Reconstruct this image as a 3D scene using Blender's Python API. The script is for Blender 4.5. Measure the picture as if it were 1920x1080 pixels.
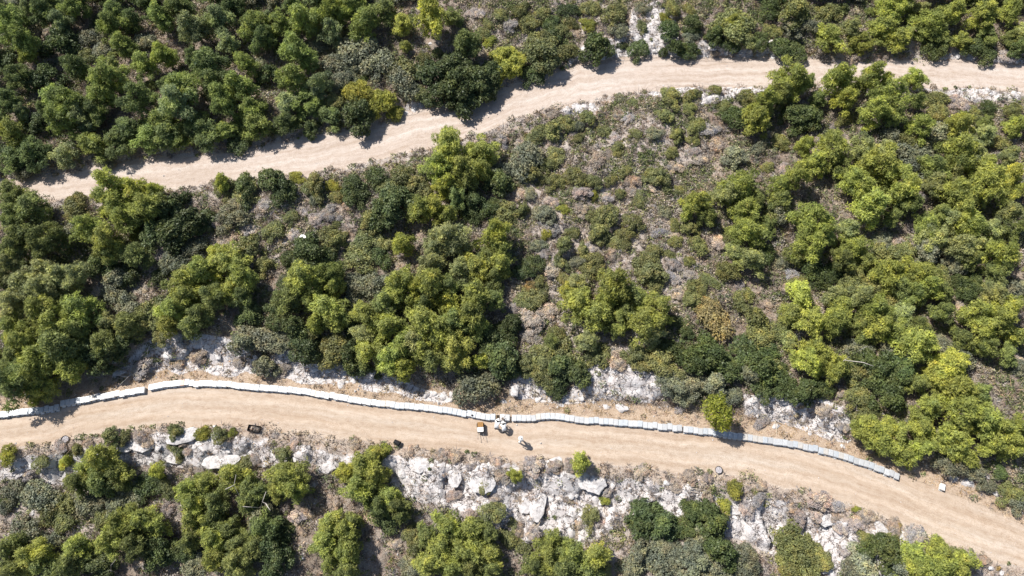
import bpy, math, random
import numpy as np
from mathutils import Vector, Matrix
for o in list(bpy.data.objects): bpy.data.objects.remove(o)
R = math.radians
SC = bpy.context.scene
COL = SC.collection
rng = np.random.default_rng(7)
random.seed(7)

# ---------------------------------------------------------------- camera, sky, sun, exposure
CAM_H, TILT, F = 66.0, R(25), 1280.0
cd = bpy.data.cameras.new('camera'); cd.lens = 24; cd.sensor_width = 36; cd.clip_end = 3000
cam = bpy.data.objects.new('camera', cd); COL.objects.link(cam)
cam.location = (0, 0, CAM_H); cam.rotation_euler = (TILT, 0, 0); SC.camera = cam
SHX, SHY, ELEV = 0.84, -0.54, R(55)                 # shadow direction on the ground, sun height
sun_vec = Vector((-SHX * math.cos(ELEV), -SHY * math.cos(ELEV), math.sin(ELEV))).normalized()
sd = bpy.data.lights.new('sun', 'SUN'); sd.energy = 4.6; sd.angle = R(.5); sd.color = (1, .955, .89)
sun = bpy.data.objects.new('sun', sd); COL.objects.link(sun); sun.location = (0, 0, 90)
sun.rotation_euler = sun_vec.to_track_quat('Z', 'Y').to_euler()
W = bpy.data.worlds.new('World'); SC.world = W; W.use_nodes = True
nt = W.node_tree; bg = nt.nodes['Background']; sky = nt.nodes.new('ShaderNodeTexSky')
sky.sky_type = 'NISHITA'; sky.sun_disc = False; sky.sun_elevation = ELEV
sky.sun_rotation = math.atan2(sun_vec.x, sun_vec.y)
nt.links.new(sky.outputs[0], bg.inputs[0]); bg.inputs[1].default_value = 0.072
SC.view_settings.view_transform = 'Standard'; SC.view_settings.look = 'None'
SC.view_settings.exposure = 0.6; SC.view_settings.gamma = 1; SC.view_settings.use_curve_mapping = False
SC.cycles.max_bounces = 6; SC.cycles.diffuse_bounces = 3; SC.cycles.transmission_bounces = 3
SC.cycles.glossy_bounces = 2; SC.cycles.caustics_reflective = False; SC.cycles.caustics_refractive = False

# ---------------------------------------------------------------- helpers: projection, noise, terrain
ct, st = math.cos(TILT), math.sin(TILT)
def ray(px, py):
    x = (np.asarray(px, float) - 960) / F; y = (540 - np.asarray(py, float)) / F
    return x, y * ct + st, y * st - ct
def at_z(px, py, z=0.):                                   # the point at height z seen at photo pixel (px, py)
    dx, dy, dz = ray(px, py); t = (z - CAM_H) / dz
    return dx * t, dy * t
def px_per_m(x, y, z):
    d = (CAM_H - z) * ct + y * st
    return F / d
def lattice(seed):
    return np.random.default_rng(seed).random((256, 256))
_L = [lattice(100 + i) for i in range(6)]
def noise(x, y, s, k=0):                                   # smooth value noise 0..1, feature size s metres
    L = _L[k % 6]; u = np.asarray(x) / s + 37.3 * (k + 1); v = np.asarray(y) / s + 11.7 * (k + 1)
    i = np.floor(u).astype(int); j = np.floor(v).astype(int); a = u - i; b = v - j
    a = a * a * (3 - 2 * a); b = b * b * (3 - 2 * b)
    g = lambda p, q: L[p & 255, q & 255]
    return (g(i, j) * (1 - a) + g(i + 1, j) * a) * (1 - b) + (g(i, j + 1) * (1 - a) + g(i + 1, j + 1) * a) * b
def fbm(x, y, s, k=0, n=3):
    r = 0; w = 1; t = 0
    for q in range(n):
        r = r + w * noise(x, y, s / 2 ** q, k + q); t += w; w *= .5
    return r / t
def cells(x, y, s, seed=3):                                # worley: distance to nearest and second nearest, id value
    L1, L2, L3 = lattice(seed), lattice(seed + 50), lattice(seed + 90)
    u = np.asarray(x) / s + 50; v = np.asarray(y) / s + 50
    i = np.floor(u).astype(int); j = np.floor(v).astype(int)
    d1 = np.full(u.shape, 9.); d2 = np.full(u.shape, 9.); idv = np.zeros(u.shape)
    for a in (-1, 0, 1):
        for b in (-1, 0, 1):
            p, q = (i + a) & 255, (j + b) & 255
            d = np.hypot(i + a + L1[p, q] - u, j + b + L2[p, q] - v)
            m = d < d1
            d2 = np.where(m, d1, np.minimum(d2, d)); idv = np.where(m, L3[p, q], idv); d1 = np.where(m, d, d1)
    return d1, d2, idv
def ss(t): t = np.clip(t, 0, 1); return t * t * (3 - 2 * t)

ZU = 5.0
LOW_BOT = [(-300,850),(0,840),(80,834),(160,820),(240,806),(330,799),(400,797),(460,800),(560,812),(640,822),(740,838),(830,848),(920,857),(1010,864),(1100,868),(1200,879),(1300,886),(1400,897),(1500,918),(1600,950),(1700,990),(1800,1030),(1860,1050),(1920,1068),(2200,1160)]
HIVE_SEGS = [
 [(-60,786),(0,777),(19,774),(44,771),(75,768.5),(110,763)],
 [(112.5,757.5),(144,751.5),(200,741),(240,735),(271,730.5)],
 [(279,726),(312,721),(339,717.5)],
 [(345.5,717),(355,716.5),(364.5,716.5)],
 [(372.5,718),(395,719),(425,720),(475,726),(550,731),(625,742.5),(700,755),(750,760),(800,764),(850,771),(884,776),(905,780),(921,782.5),(946,782.7),(956,783)],
 [(959.5,783),(990,784),(1015,781),(1035,779),(1052,781),(1080,786),(1150,791),(1195,795),(1250,801),(1279,804)],
 [(1281.3,804.5),(1325,809),(1350,812),(1387,818),(1425,822.5),(1480,831),(1540,844),(1590,859),(1640,875),(1687,894)]]
ROW = [p for s in HIVE_SEGS for p in s] + [(1780,930),(1860,962),(1940,1000),(2200,1110)]
ROW = [(-300,815)] + ROW
UP_TOP = [(-300,370),(0,335),(100,330),(160,318),(240,300),(330,293),(440,284),(560,258),(640,244),(720,228),(780,200),(850,196),(900,182),(960,160),(1020,142),(1080,116),(1150,106),(1250,103),(1400,107),(1500,108),(1600,112),(1700,112),(1800,110),(1920,120),(2250,135)]
UP_BOT = [(-300,400),(0,368),(100,376),(180,372),(320,362),(420,337),(500,337),(600,327),(680,303),(760,290),(820,272),(900,250),(960,226),(1040,205),(1100,191),(1200,174),(1260,166),(1400,165),(1500,166),(1740,163),(1800,166),(1920,172),(2250,185)]
def edge(poly, z):
    a = np.array(poly, float); x, y = at_z(a[:, 0], a[:, 1], z); o = np.argsort(x)
    x, y = x[o], y[o]
    return lambda q: np.interp(q, x, y)
f_lb, f_row, f_ut, f_ub = edge(LOW_BOT, 0), edge(ROW, .42), edge(UP_TOP, ZU), edge(UP_BOT, ZU)
def edges(x):
    w1 = (noise(x, 0 * x, 1.7, 0) - .5) * .55 + (noise(x, 0 * x, .6, 1) - .5) * .25
    w2 = (noise(x, 0 * x + 9, 1.5, 2) - .5) * .7 + (noise(x, 0 * x, .6, 3) - .5) * .3
    return f_lb(x) + w1, f_row(x), f_ub(x) + w2, f_ut(x) - w1
def poly_mask(polys, x, y, soft=.6):                       # polygons given in photo pixels, tested on the ground (height iterated in)
    x = np.asarray(x, float); y = np.asarray(y, float); m = np.zeros(x.shape)
    for P in polys:
        inside = np.zeros(x.shape, bool); dmin = np.full(x.shape, 1e9); n = len(P)
        for i in range(n):
            (x1, y1), (x2, y2) = P[i], P[(i + 1) % n]
            c = ((y1 > y) != (y2 > y)) & (x < (x2 - x1) * (y - y1) / (y2 - y1 + 1e-12) + x1); inside ^= c
            t = np.clip(((x - x1) * (x2 - x1) + (y - y1) * (y2 - y1)) / ((x2 - x1) ** 2 + (y2 - y1) ** 2 + 1e-9), 0, 1)
            dmin = np.minimum(dmin, np.hypot(x - x1 - t * (x2 - x1), y - y1 - t * (y2 - y1)))
        m = np.maximum(m, ss(.5 + np.where(inside, dmin, -dmin) / (2 * soft)))
    return m
def base_height(x, y):
    x = np.asarray(x, float); y = np.asarray(y, float)
    lb, row, ub, ut = edges(x); yt = row + 2.0
    d = lb - y
    z = np.where(d > 0, -(.9 * ss(d / 3.5) + .17 * np.maximum(d, 0)), 0.)
    Lm = np.maximum(ub - yt, 1); e = y - yt
    mid = .9 * ss(e / 3.2) + (ZU - .9 + .5) * np.clip(e / Lm, 0, 1) - .5 * ss((e - (Lm - 2.5)) / 2.5)
    z = np.where((e > 0) & (y < ub), mid, z)
    z = np.where(y >= ub, ZU, z)
    g = y - ut
    z = np.where(g > 0, ZU + .7 * ss(g / 2.2) + .13 * np.maximum(g, 0), z)
    off = np.maximum.reduce([lb - y, np.minimum(e, ub - y), g])            # metres away from any road
    k = ss(off / 3.)
    z = z + k * ((fbm(x, y, 9, 0) - .5) * 1.8 + (fbm(x, y, 2.2, 2) - .5) * .6)
    on = 1 - ss(off / .6)
    v = (y - lb) / np.maximum(row - lb, 1)
    z = z + on * ((noise(x * .35, y, .9, 4) - .5) * .05 + (noise(x, y, 6, 1) - .5) * .1)
    return z, off
def P2(px, py, h=0.):                                      # photo pixel -> ground point whose spot h metres above it is seen there
    px = np.asarray(px, float); py = np.asarray(py, float); z = np.zeros(px.shape)
    for _ in range(14):
        x, y = at_z(px, py, z + h); z = .5 * z + .5 * base_height(x, y)[0]
    return x, y, z
def ground_poly(P):
    a = np.array(P, float); x, y, z = P2(a[:, 0], a[:, 1]); return list(zip(x, y))
ROCK_PX = [
 [(215,706),(240,665),(300,628),(360,632),(420,640),(480,662),(560,665),(600,668),(700,700),(740,712),(800,732),(850,745),(830,752),(700,728),(560,712),(470,706),(430,704),(330,694),(260,704)],
 [(935,748),(958,702),(1010,722),(1060,737),(1098,695),(1130,680),(1190,680),(1240,700),(1252,735),(1220,750),(1180,745),(1100,752),(1010,752)],
 [(1395,742),(1440,738),(1500,745),(1560,758),(1604,800),(1600,838),(1560,828),(1500,795),(1400,775)],
 [(0,900),(0,872),(60,856),(160,840),(240,826),(330,812),(420,818),(560,832),(640,850),(740,858),(880,868),(1060,880),(1150,892),(1280,912),(1400,935),(1500,955),(1600,985),(1700,1015),(1760,1045),(1850,1080),(1560,1085),(1400,1010),(1200,1000),(1180,960),(1120,1015),(1000,1015),(900,1000),(860,960),(760,930),(740,890),(620,885),(560,870),(430,880),(320,870),(230,880),(120,905)],
 [(1060,124),(1075,100),(1120,80),(1170,62),(1190,20),(1230,5),(1270,45),(1275,108),(1150,112)],
 [(1280,112),(1295,74),(1400,76),(1500,96),(1480,114)],
 [(1730,166),(1920,170),(1920,196),(1840,190),(1760,180)],
 [(1050,212),(1060,196),(1100,188),(1130,200),(1120,215)],[(745,222),(770,196),(810,192),(800,208)],
 [(1760,112),(1800,98),(1920,112),(1920,120)],[(1190,175),(1260,160),(1440,160),(1440,172),(1300,195)],]
ROCK = [ground_poly(P) for P in ROCK_PX]
SOIL_PX = [   # paler bare clearings between the bushes
 [(1230,560),(1250,500),(1300,480),(1320,500),(1300,560)],[(1430,560),(1470,510),(1520,510),(1500,545),(1450,585)],
 [(1540,270),(1560,235),(1580,240),(1570,275)],[(950,430),(970,400),(1010,440),(980,460)],
 [(1840,760),(1845,700),(1880,650),(1915,700),(1915,740),(1870,760)],[(1790,900),(1860,880),(1920,880),(1900,930),(1820,920)],
 [(480,380),(500,370),(520,440),(500,470),(470,450)],
 [(940,330),(1000,250),(1080,200),(1200,180),(1300,250),(1330,330),(1260,420),(1300,520),(1250,640),(1100,700),(960,700),(960,520),(940,420)],
 [(400,400),(480,360),(620,360),(660,420),(640,480),(520,490),(420,470)],
 [(820,100),(900,20),(1100,0),(1260,0),(1300,60),(1100,100),(1000,110),(900,110)],
 [(0,940),(300,880),(560,880),(560,920),(300,960),(200,1000),(0,1040)],
 [(760,880),(1200,900),(1700,1010),(1850,1080),(1200,1080),(760,1000)]]
SOIL = [ground_poly(P) for P in SOIL_PX]
DENSE = [ground_poly(P) for P in [[(-120,-90),(800,-90),(830,100),(780,190),(640,235),(330,285),(-120,320)],[(1380,-90),(2000,-90),(2000,90),(1500,90)],[(-120,380),(180,390),(400,420),(500,520),(480,640),(230,640),(180,690),(-120,720)],[(500,520),(960,440),(1000,700),(600,650)],[(1450,300),(2000,200),(2000,880),(1640,850),(1400,600)]]]
def rock_mask(x, y):
    m = poly_mask(ROCK, x, y, .9)
    return np.clip(m * 1.55 - (fbm(x, y, 2.2, 3) - .38) * 2.1, 0, 1) * ss(m * 3)
def height(x, y, fine=True):
    z, off = base_height(x, y)
    if fine:
        m = rock_mask(x, y) * ss(off / .8)
        d1, d2, idv = cells(x + noise(x, y, 1.4, 2) * .9, y * .8 + x * .15, 1.6, 3)
        slab = (idv - .35) * .8 + .22 * np.minimum(1, (d2 - d1) * 3)
        e1, e2, ie = cells(x, y, .5, 11)
        z = z + m * (slab + (ie - .5) * .1)
        z = z + (1 - m) * ss(off / 1.) * (noise(x, y, .55, 4) - .5) * .16
    return z, off

# ---------------------------------------------------------------- helpers: materials
def mat(name, rough=.8):
    m = bpy.data.materials.new(name); m.use_nodes = True
    n = m.node_tree.nodes; b = n['Principled BSDF']; b.inputs['Roughness'].default_value = rough
    b.inputs['Specular IOR Level'].default_value = .3
    return m, n, m.node_tree.links, b
def N(n, t, **k):
    q = n.new(t)
    for a, v in k.items(): setattr(q, a, v)
    return q
def ramp(n, l, fac, stops):
    r = N(n, 'ShaderNodeValToRGB'); e = r.color_ramp.elements
    while len(e) < len(stops): e.new(.5)
    for i, (p, c) in enumerate(stops): e[i].position = p; e[i].color = (*c, 1) if len(c) == 3 else c
    l.new(fac, r.inputs[0]); return r.outputs[0]
def tex(n, l, kind, scale, vec=None, **k):
    t = N(n, kind); t.inputs['Scale'].default_value = scale
    for a, v in k.items():
        if a in t.inputs: t.inputs[a].default_value = v
    if vec is not None: l.new(vec, t.inputs['Vector'])
    return t
def mix(n, l, fac, a, b, mode='MIX'):
    m = N(n, 'ShaderNodeMix', data_type='RGBA', blend_type=mode)
    for s, v in ((0, fac), (6, a), (7, b)):
        if isinstance(v, (int, float)): m.inputs[s].default_value = v
        elif isinstance(v, tuple): m.inputs[s].default_value = (*v, 1)
        else: l.new(v, m.inputs[s])
    return m.outputs[2]
def math_(n, l, op, a, b=0., clamp=False):
    m = N(n, 'ShaderNodeMath', operation=op, use_clamp=clamp)
    for i, v in enumerate((a, b)):
        if isinstance(v, (int, float)): m.inputs[i].default_value = v
        else: l.new(v, m.inputs[i])
    return m.outputs[0]

def ground_material():
    m, n, l, b = mat('hillside ground', .95)
    geo = N(n, 'ShaderNodeNewGeometry').outputs['Position']
    at = lambda nm: N(n, 'ShaderNodeAttribute', attribute_name=nm)
    road, rock, gold, soil = (at(q).outputs['Fac'] for q in ('road', 'rock', 'gold', 'soil'))
    ruv = at('lane').outputs['Vector']
    big = tex(n, l, 'ShaderNodeTexNoise', .35, geo, Detail=4).outputs[0]
    mid = tex(n, l, 'ShaderNodeTexNoise', 1.6, geo, Detail=6, Roughness=.65).outputs[0]
    fin = tex(n, l, 'ShaderNodeTexNoise', 9, geo, Detail=5, Roughness=.7).outputs[0]
    # litter and dry soil
    litter = ramp(n, l, fin, [(.3, (.13, .10, .075)), (.5, (.265, .215, .17)), (.7, (.43, .365, .305))])
    dry = ramp(n, l, fin, [(.28, (.27, .225, .19)), (.5, (.48, .42, .375)), (.72, (.70, .65, .61))])
    base = mix(n, l, soil, litter, dry)
    base = mix(n, l, math_(n, l, 'MULTIPLY', gold, .85), base, ramp(n, l, fin, [(.3, (.36, .25, .165)), (.55, (.56, .435, .32)), (.75, (.68, .585, .48))]))
    patch = ramp(n, l, mid, [(.5, (0, 0, 0)), (.62, (1, 1, 1))])
    base = mix(n, l, math_(n, l, 'MULTIPLY', patch, .45), base, (.29, .185, .14))
    # pale limestone
    vor = N(n, 'ShaderNodeTexVoronoi', feature='DISTANCE_TO_EDGE'); vor.inputs['Scale'].default_value = .95
    wob = N(n, 'ShaderNodeVectorMath', operation='ADD'); l.new(geo, wob.inputs[0])
    nz = tex(n, l, 'ShaderNodeTexNoise', 2.2, geo, Detail=3); sc = N(n, 'ShaderNodeVectorMath', operation='SCALE'); sc.inputs['Scale'].default_value = .9
    l.new(nz.outputs['Color'], sc.inputs[0]); l.new(sc.outputs[0], wob.inputs[1]); l.new(wob.outputs[0], vor.inputs['Vector'])
    crack = ramp(n, l, vor.outputs['Distance'], [(0., (.16, .14, .13)), (.035, (1, 1, 1))])
    lime = ramp(n, l, mid, [(.25, (.34, .305, .295)), (.42, (.54, .505, .495)), (.65, (.70, .68, .67))])
    lime = mix(n, l, .8, lime, mix(n, l, 1., lime, crack, 'MULTIPLY'))
    lime = mix(n, l, .8, lime, mix(n, l, 1., lime, ramp(n, l, fin, [(.32, (.55, .5, .48)), (.45, (.92, .9, .89)), (.62, (1.08, 1.08, 1.08))]), 'MULTIPLY'))
    rk = ramp(n, l, math_(n, l, 'ADD', rock, math_(n, l, 'MULTIPLY', math_(n, l, 'SUBTRACT', fin, .5), .7)), [(.38, (0, 0, 0)), (.52, (1, 1, 1))])
    base = mix(n, l, rk, base, lime)
    # road: packed sand, streaked along the lanes
    str1 = N(n, 'ShaderNodeMapping'); l.new(ruv, str1.inputs[0]); str1.inputs['Scale'].default_value = (.05, .9, 1)
    s1 = tex(n, l, 'ShaderNodeTexNoise', 1.3, str1.outputs[0], Detail=5, Roughness=.6).outputs[0]
    str2 = N(n, 'ShaderNodeMapping'); l.new(ruv, str2.inputs[0]); str2.inputs['Scale'].default_value = (.9, 3., 1)
    s2 = tex(n, l, 'ShaderNodeTexNoise', 1.5, str2.outputs[0], Detail=5, Roughness=.7).outputs[0]
    sand = ramp(n, l, s1, [(.3, (.41, .315, .235)), (.5, (.475, .388, .31)), (.7, (.53, .46, .39))])
    up = at('upper').outputs['Fac']
    sand = mix(n, l, up, sand, ramp(n, l, s1, [(.3, (.42, .34, .28)), (.5, (.51, .435, .38)), (.7, (.58, .53, .485))]))
    sand = mix(n, l, .8, sand, mix(n, l, 1., sand, ramp(n, l, s2, [(.3, (.80, .74, .70)), (.5, (1, 1, 1)), (.72, (1.06, 1.05, 1.04))]), 'MULTIPLY'))
    sep = N(n, 'ShaderNodeSeparateXYZ'); l.new(ruv, sep.inputs[0])
    wv = math_(n, l, 'ADD', sep.outputs[1], math_(n, l, 'MULTIPLY', math_(n, l, 'SUBTRACT', big, .5), 1.6))
    fr_ = math_(n, l, 'ABSOLUTE', math_(n, l, 'SUBTRACT', math_(n, l, 'ABSOLUTE', wv), .85))
    rut = ramp(n, l, fr_, [(.0, (1.09, 1.09, 1.09)), (.2, (1.04, 1.04, 1.04)), (.5, (.92, .90, .88)), (.8, (.98, .98, .98))])
    sand = mix(n, l, .8, sand, mix(n, l, 1., sand, rut, 'MULTIPLY'))
    blot = ramp(n, l, mid, [(.35, (.90, .86, .82)), (.55, (1, 1, 1)), (.7, (1.05, 1.03, 1.0))])
    sand = mix(n, l, .8, sand, mix(n, l, 1., sand, blot, 'MULTIPLY'))
    grit = ramp(n, l, tex(n, l, 'ShaderNodeTexNoise', 22, geo, Detail=3).outputs[0], [(.35, (.74, .71, .68)), (.55, (1.02, 1.02, 1.02)), (.7, (1.12, 1.11, 1.1))])
    sand = mix(n, l, 1., sand, grit, 'MULTIPLY')
    rm = ramp(n, l, math_(n, l, 'ADD', road, math_(n, l, 'MULTIPLY', math_(n, l, 'MULTIPLY', math_(n, l, 'SUBTRACT', mid, .5), 2.2), math_(n, l, 'SUBTRACT', 1., road))), [(.33, (0, 0, 0)), (.62, (1, 1, 1))])
    col = mix(n, l, rm, base, sand)
    l.new(col, b.inputs['Base Color'])
    bp = N(n, 'ShaderNodeBump'); bp.inputs['Strength'].default_value = .8; bp.inputs['Distance'].default_value = .16
    hsum = math_(n, l, 'ADD', math_(n, l, 'MULTIPLY', fin, math_(n, l, 'MULTIPLY', math_(n, l, 'SUBTRACT', 1.15, rm), math_(n, l, 'SUBTRACT', 1., math_(n, l, 'MULTIPLY', rk, .55)))), math_(n, l, 'MULTIPLY', math_(n, l, 'MULTIPLY', crack, rk), .5))
    l.new(hsum, bp.inputs['Height']); l.new(bp.outputs[0], b.inputs['Normal'])
    return m
def leaf_material(name, trans=.3, rough=.55, var=.35, attr=False, patch=None):
    m, n, l, b = mat(name, rough)
    oi = N(n, 'ShaderNodeObjectInfo')
    tint = N(n, 'ShaderNodeAttribute', attribute_name='tint')
    base = N(n, 'ShaderNodeAttribute', attribute_name='hue').outputs['Color'] if attr else oi.outputs['Color']
    k = ramp(n, l, tint.outputs['Fac'], [(0, (1 - var, 1 - var * .9, 1 - var * .8)), (.6, (1, 1, 1)), (1, (1 + var * 1.1, 1 + var, 1 + var * .3))])
    c = mix(n, l, 1., base, k, 'MULTIPLY')
    gp = N(n, 'ShaderNodeNewGeometry').outputs['Position']
    pa = tex(n, l, 'ShaderNodeTexNoise', 1.1, gp, Detail=4, Roughness=.7).outputs[0]
    c = mix(n, l, 1., c, ramp(n, l, pa, patch or [(.28, (.66, .76, .95)), (.48, (1, 1, 1)), (.6, (1.12, 1.1, 1.05)), (.72, (1.45, 1.22, 1.1))]), 'MULTIPLY')
    l.new(c, b.inputs['Base Color'])
    tr = N(n, 'ShaderNodeBsdfTranslucent'); l.new(c, tr.inputs[0])
    mx = N(n, 'ShaderNodeMixShader'); mx.inputs[0].default_value = trans
    l.new(b.outputs[0], mx.inputs[1]); l.new(tr.outputs[0], mx.inputs[2])
    l.new(mx.outputs[0], n['Material Output'].inputs[0]); return m
def plain(name, col, rough=.7, metal=0., noise_amt=.25, scale=14):
    m, n, l, b = mat(name, rough); b.inputs['Metallic'].default_value = metal
    tc = N(n, 'ShaderNodeTexCoord'); t = tex(n, l, 'ShaderNodeTexNoise', scale, tc.outputs['Object'], Detail=4).outputs[0]
    lo = tuple(c * (1 - noise_amt) for c in col); hi = tuple(min(1, c * (1 + noise_amt * .6)) for c in col)
    l.new(ramp(n, l, t, [(.3, lo), (.7, hi)]), b.inputs['Base Color']); return m
def object_coloured(name, rough=.6, metal=0., amt=.12):
    m, n, l, b = mat(name, rough); b.inputs['Metallic'].default_value = metal
    g = N(n, 'ShaderNodeNewGeometry').outputs['Position']; t = tex(n, l, 'ShaderNodeTexNoise', 9, g, Detail=4).outputs[0]
    oi = N(n, 'ShaderNodeObjectInfo')
    l.new(mix(n, l, 1., oi.outputs['Color'], ramp(n, l, t, [(.3, (1 - amt * 2, 1 - amt * 2, 1 - amt * 2)), (.65, (1, 1, 1))]), 'MULTIPLY'), b.inputs['Base Color'])
    return m
M_GROUND = ground_material()
M_PINE = leaf_material('pine needles', .42, .6, .42)
M_LEAF = leaf_material('broad leaves', .22, .5, .35, patch=[(.3, (.8, .85, 1.)), (.5, (1, 1, 1)), (.62, (1.22, 1.08, 1.0)), (.75, (1.45, 1.2, 1.12))])
M_DRY = leaf_material('dry twigs', .15, .85, .6, patch=[(.3, (.85, .87, .9)), (.5, (1, 1, 1)), (.72, (1.15, 1.08, 1.0))])
M_SCRUB = leaf_material('scrub leaves', .2, .7, .4, attr=True)
M_BARK = plain('grey bark', (.17, .135, .105), .9)
M_DEAD = plain('bleached dead wood', (.55, .5, .45), .85)
M_LID = object_coloured('painted sheet metal lid', .58, .28, .1)
M_HIVE = object_coloured('weathered white paint', .65, 0, .12)
def stone_material():
    m, n, l, b = mat('pale limestone', .9)
    g = N(n, 'ShaderNodeNewGeometry').outputs['Position']
    a = tex(n, l, 'ShaderNodeTexNoise', 2.5, g, Detail=7, Roughness=.7).outputs[0]
    c = ramp(n, l, a, [(.28, (.24, .22, .215)), (.45, (.46, .435, .425)), (.62, (.63, .61, .60))])
    l.new(c, b.inputs['Base Color'])
    bp = N(n, 'ShaderNodeBump'); bp.inputs['Strength'].default_value = .6; bp.inputs['Distance'].default_value = .1
    l.new(tex(n, l, 'ShaderNodeTexNoise', 7, g, Detail=5).outputs[0], bp.inputs['Height']); l.new(bp.outputs[0], b.inputs['Normal'])
    return m
M_STONE = stone_material()

# ---------------------------------------------------------------- helpers: objects
def tag(o, label=None, cat=None, group=None, kind=None):
    for k, v in (('label', label), ('category', cat), ('group', group), ('kind', kind)):
        if v: o[k] = v
    return o
def mesh_np(name, V, Fc, material, attrs=None, smooth=False, k=3):
    me = bpy.data.meshes.new(name); V = np.asarray(V, np.float32); Fc = np.asarray(Fc, np.int32)
    me.vertices.add(len(V)); me.vertices.foreach_set('co', V.ravel())
    me.loops.add(Fc.size); me.loops.foreach_set('vertex_index', Fc.ravel())
    me.polygons.add(len(Fc)); me.polygons.foreach_set('loop_start', np.arange(0, Fc.size, k, dtype=np.int32))
    try: me.polygons.foreach_set('loop_total', np.full(len(Fc), k, np.int32))
    except Exception: pass
    me.polygons.foreach_set('use_smooth', np.full(len(Fc), smooth))
    for nm, (typ, arr) in (attrs or {}).items():
        a = me.attributes.new(nm, typ, 'POINT')
        a.data.foreach_set({'FLOAT': 'value', 'FLOAT_VECTOR': 'vector', 'FLOAT_COLOR': 'color'}[typ], np.asarray(arr, np.float32).ravel())
    me.materials.append(material); me.update(calc_edges=True); me.validate(); return me
def link(name, me, parent=None, loc=None):
    o = bpy.data.objects.new(name, me); COL.objects.link(o)
    if parent is not None: o.parent = parent
    if loc is not None: o.location = loc
    return o
def empty(name, loc, rz=0.):
    o = bpy.data.objects.new(name, None); COL.objects.link(o); o.location = loc; o.rotation_euler = (0, 0, rz)
    o.empty_display_size = .3; return o
class MB:                                                   # small mesh builder: boxes, tubes, lathes
    def __init__(s): s.v = []; s.f = []
    def add(s, vs, fs):
        k = len(s.v); s.v += [tuple(v) for v in vs]; s.f += [tuple(i + k for i in f) for f in fs]
    def box(s, c, d, rz=0., bev=0.012, taper=1.):
        x, y, z = (q / 2 for q in d); b = min(bev, x * .45, y * .45, z * .45); pts = []
        for zz, ins, tp in ((-z, b, 1), (-z + b, 0, 1), (z - b, 0, taper), (z, b, taper)):
            X, Y = (x * tp) - ins, (y * tp) - ins; g = b
            for px, py in ((X, Y - g), (X - g, Y), (-X + g, Y), (-X, Y - g), (-X, -Y + g), (-X + g, -Y), (X - g, -Y), (X, -Y + g)):
                pts.append((c[0] + px * math.cos(rz) - py * math.sin(rz), c[1] + px * math.sin(rz) + py * math.cos(rz), c[2] + zz))
        fs = [tuple(range(7, -1, -1)), tuple(range(24, 32))]
        for r in range(3):
            for i in range(8): fs.append((r * 8 + i, r * 8 + (i + 1) % 8, r * 8 + 8 + (i + 1) % 8, r * 8 + 8 + i))
        s.add(pts, fs); return s
    def tube(s, pts, rad, n=7, cap=True):
        pts = [Vector(p) for p in pts]; rad = rad if isinstance(rad, (list, tuple)) else [rad] * len(pts); vs = []; fs = []
        for i, p in enumerate(pts):
            t = (pts[min(i + 1, len(pts) - 1)] - pts[max(i - 1, 0)]).normalized()
            a = t.cross(Vector((0, 0, 1)) if abs(t.z) < .9 else Vector((1, 0, 0))).normalized(); b = t.cross(a)
            for j in range(n):
                an = 2 * math.pi * j / n; vs.append(p + (a * math.cos(an) + b * math.sin(an)) * rad[i])
        for i in range(len(pts) - 1):
            for j in range(n): fs.append((i * n + j, i * n + (j + 1) % n, (i + 1) * n + (j + 1) % n, (i + 1) * n + j))
        if cap: fs += [tuple(range(n - 1, -1, -1)), tuple((len(pts) - 1) * n + j for j in range(n))]
        s.add(vs, fs); return s
    def lathe(s, prof, n=20, c=(0, 0, 0), sx=1., sy=1.):
        vs = []; fs = []
        for r, z in prof:
            for j in range(n):
                a = 2 * math.pi * j / n; vs.append((c[0] + r * math.cos(a) * sx, c[1] + r * math.sin(a) * sy, c[2] + z))
        for i in range(len(prof) - 1):
            for j in range(n): fs.append((i * n + j, i * n + (j + 1) % n, (i + 1) * n + (j + 1) % n, (i + 1) * n + j))
        s.add(vs, fs); return s
    def mesh(s, name, m, smooth=False):
        me = bpy.data.meshes.new(name); me.from_pydata(s.v, [], s.f); me.materials.append(m)
        if smooth: me.polygons.foreach_set('use_smooth', [True] * len(me.polygons))
        me.update(); return me
    def obj(s, name, m, parent=None, loc=None, smooth=False): return link(name, s.mesh(name, m, smooth), parent, loc)

# ---------------------------------------------------------------- terrain, tracks, sky
def axis(a, b, step, far):
    core = list(np.arange(a, b + step / 2, step)); lo = []; hi = []; g = step; q = a
    while q > -far: g *= 1.22; q -= g; lo.append(q)
    g = step; q = core[-1]
    while q < far: g *= 1.22; q += g; hi.append(q)
    return np.array(lo[::-1] + core + hi)
XS, YS = axis(-74, 74, .23, 1500), axis(-4, 76, .23, 1500)
GX, GY = np.meshgrid(XS, YS)
GZ, OFF = height(GX, GY)
lb, row, ub, ut = edges(GX)
low = ss((GY - lb) / .5 + .5) * ss((row + .5 - GY) / .9 + .5)
upr = ss((GY - ub) / .7 + .5) * ss((ut - GY) / .7 + .5)
road = np.maximum(low, upr)
rockm = rock_mask(GX, GY)
verge = ss((row + 2.6 - GY) / 1.2) * ss((GY - row + .4) / .4) + ss((lb - GY + .2) / .4) * ss((1.6 - (lb - GY)) / 1.) * .5
gold = np.clip(verge * (fbm(GX, GY, 2.5, 1) * .9 + .6), 0, 1)
soilm = np.clip(poly_mask(SOIL, GX, GY, 2.) * .9 + ss((fbm(GX, GY, 5, 5) - .5) * 5) * .35, 0, 1) * (1 - .85 * poly_mask(DENSE, GX, GY, 3.))
v_low = GY - .5 * (lb + row); v_up = GY - .5 * (ub + ut)
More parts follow.
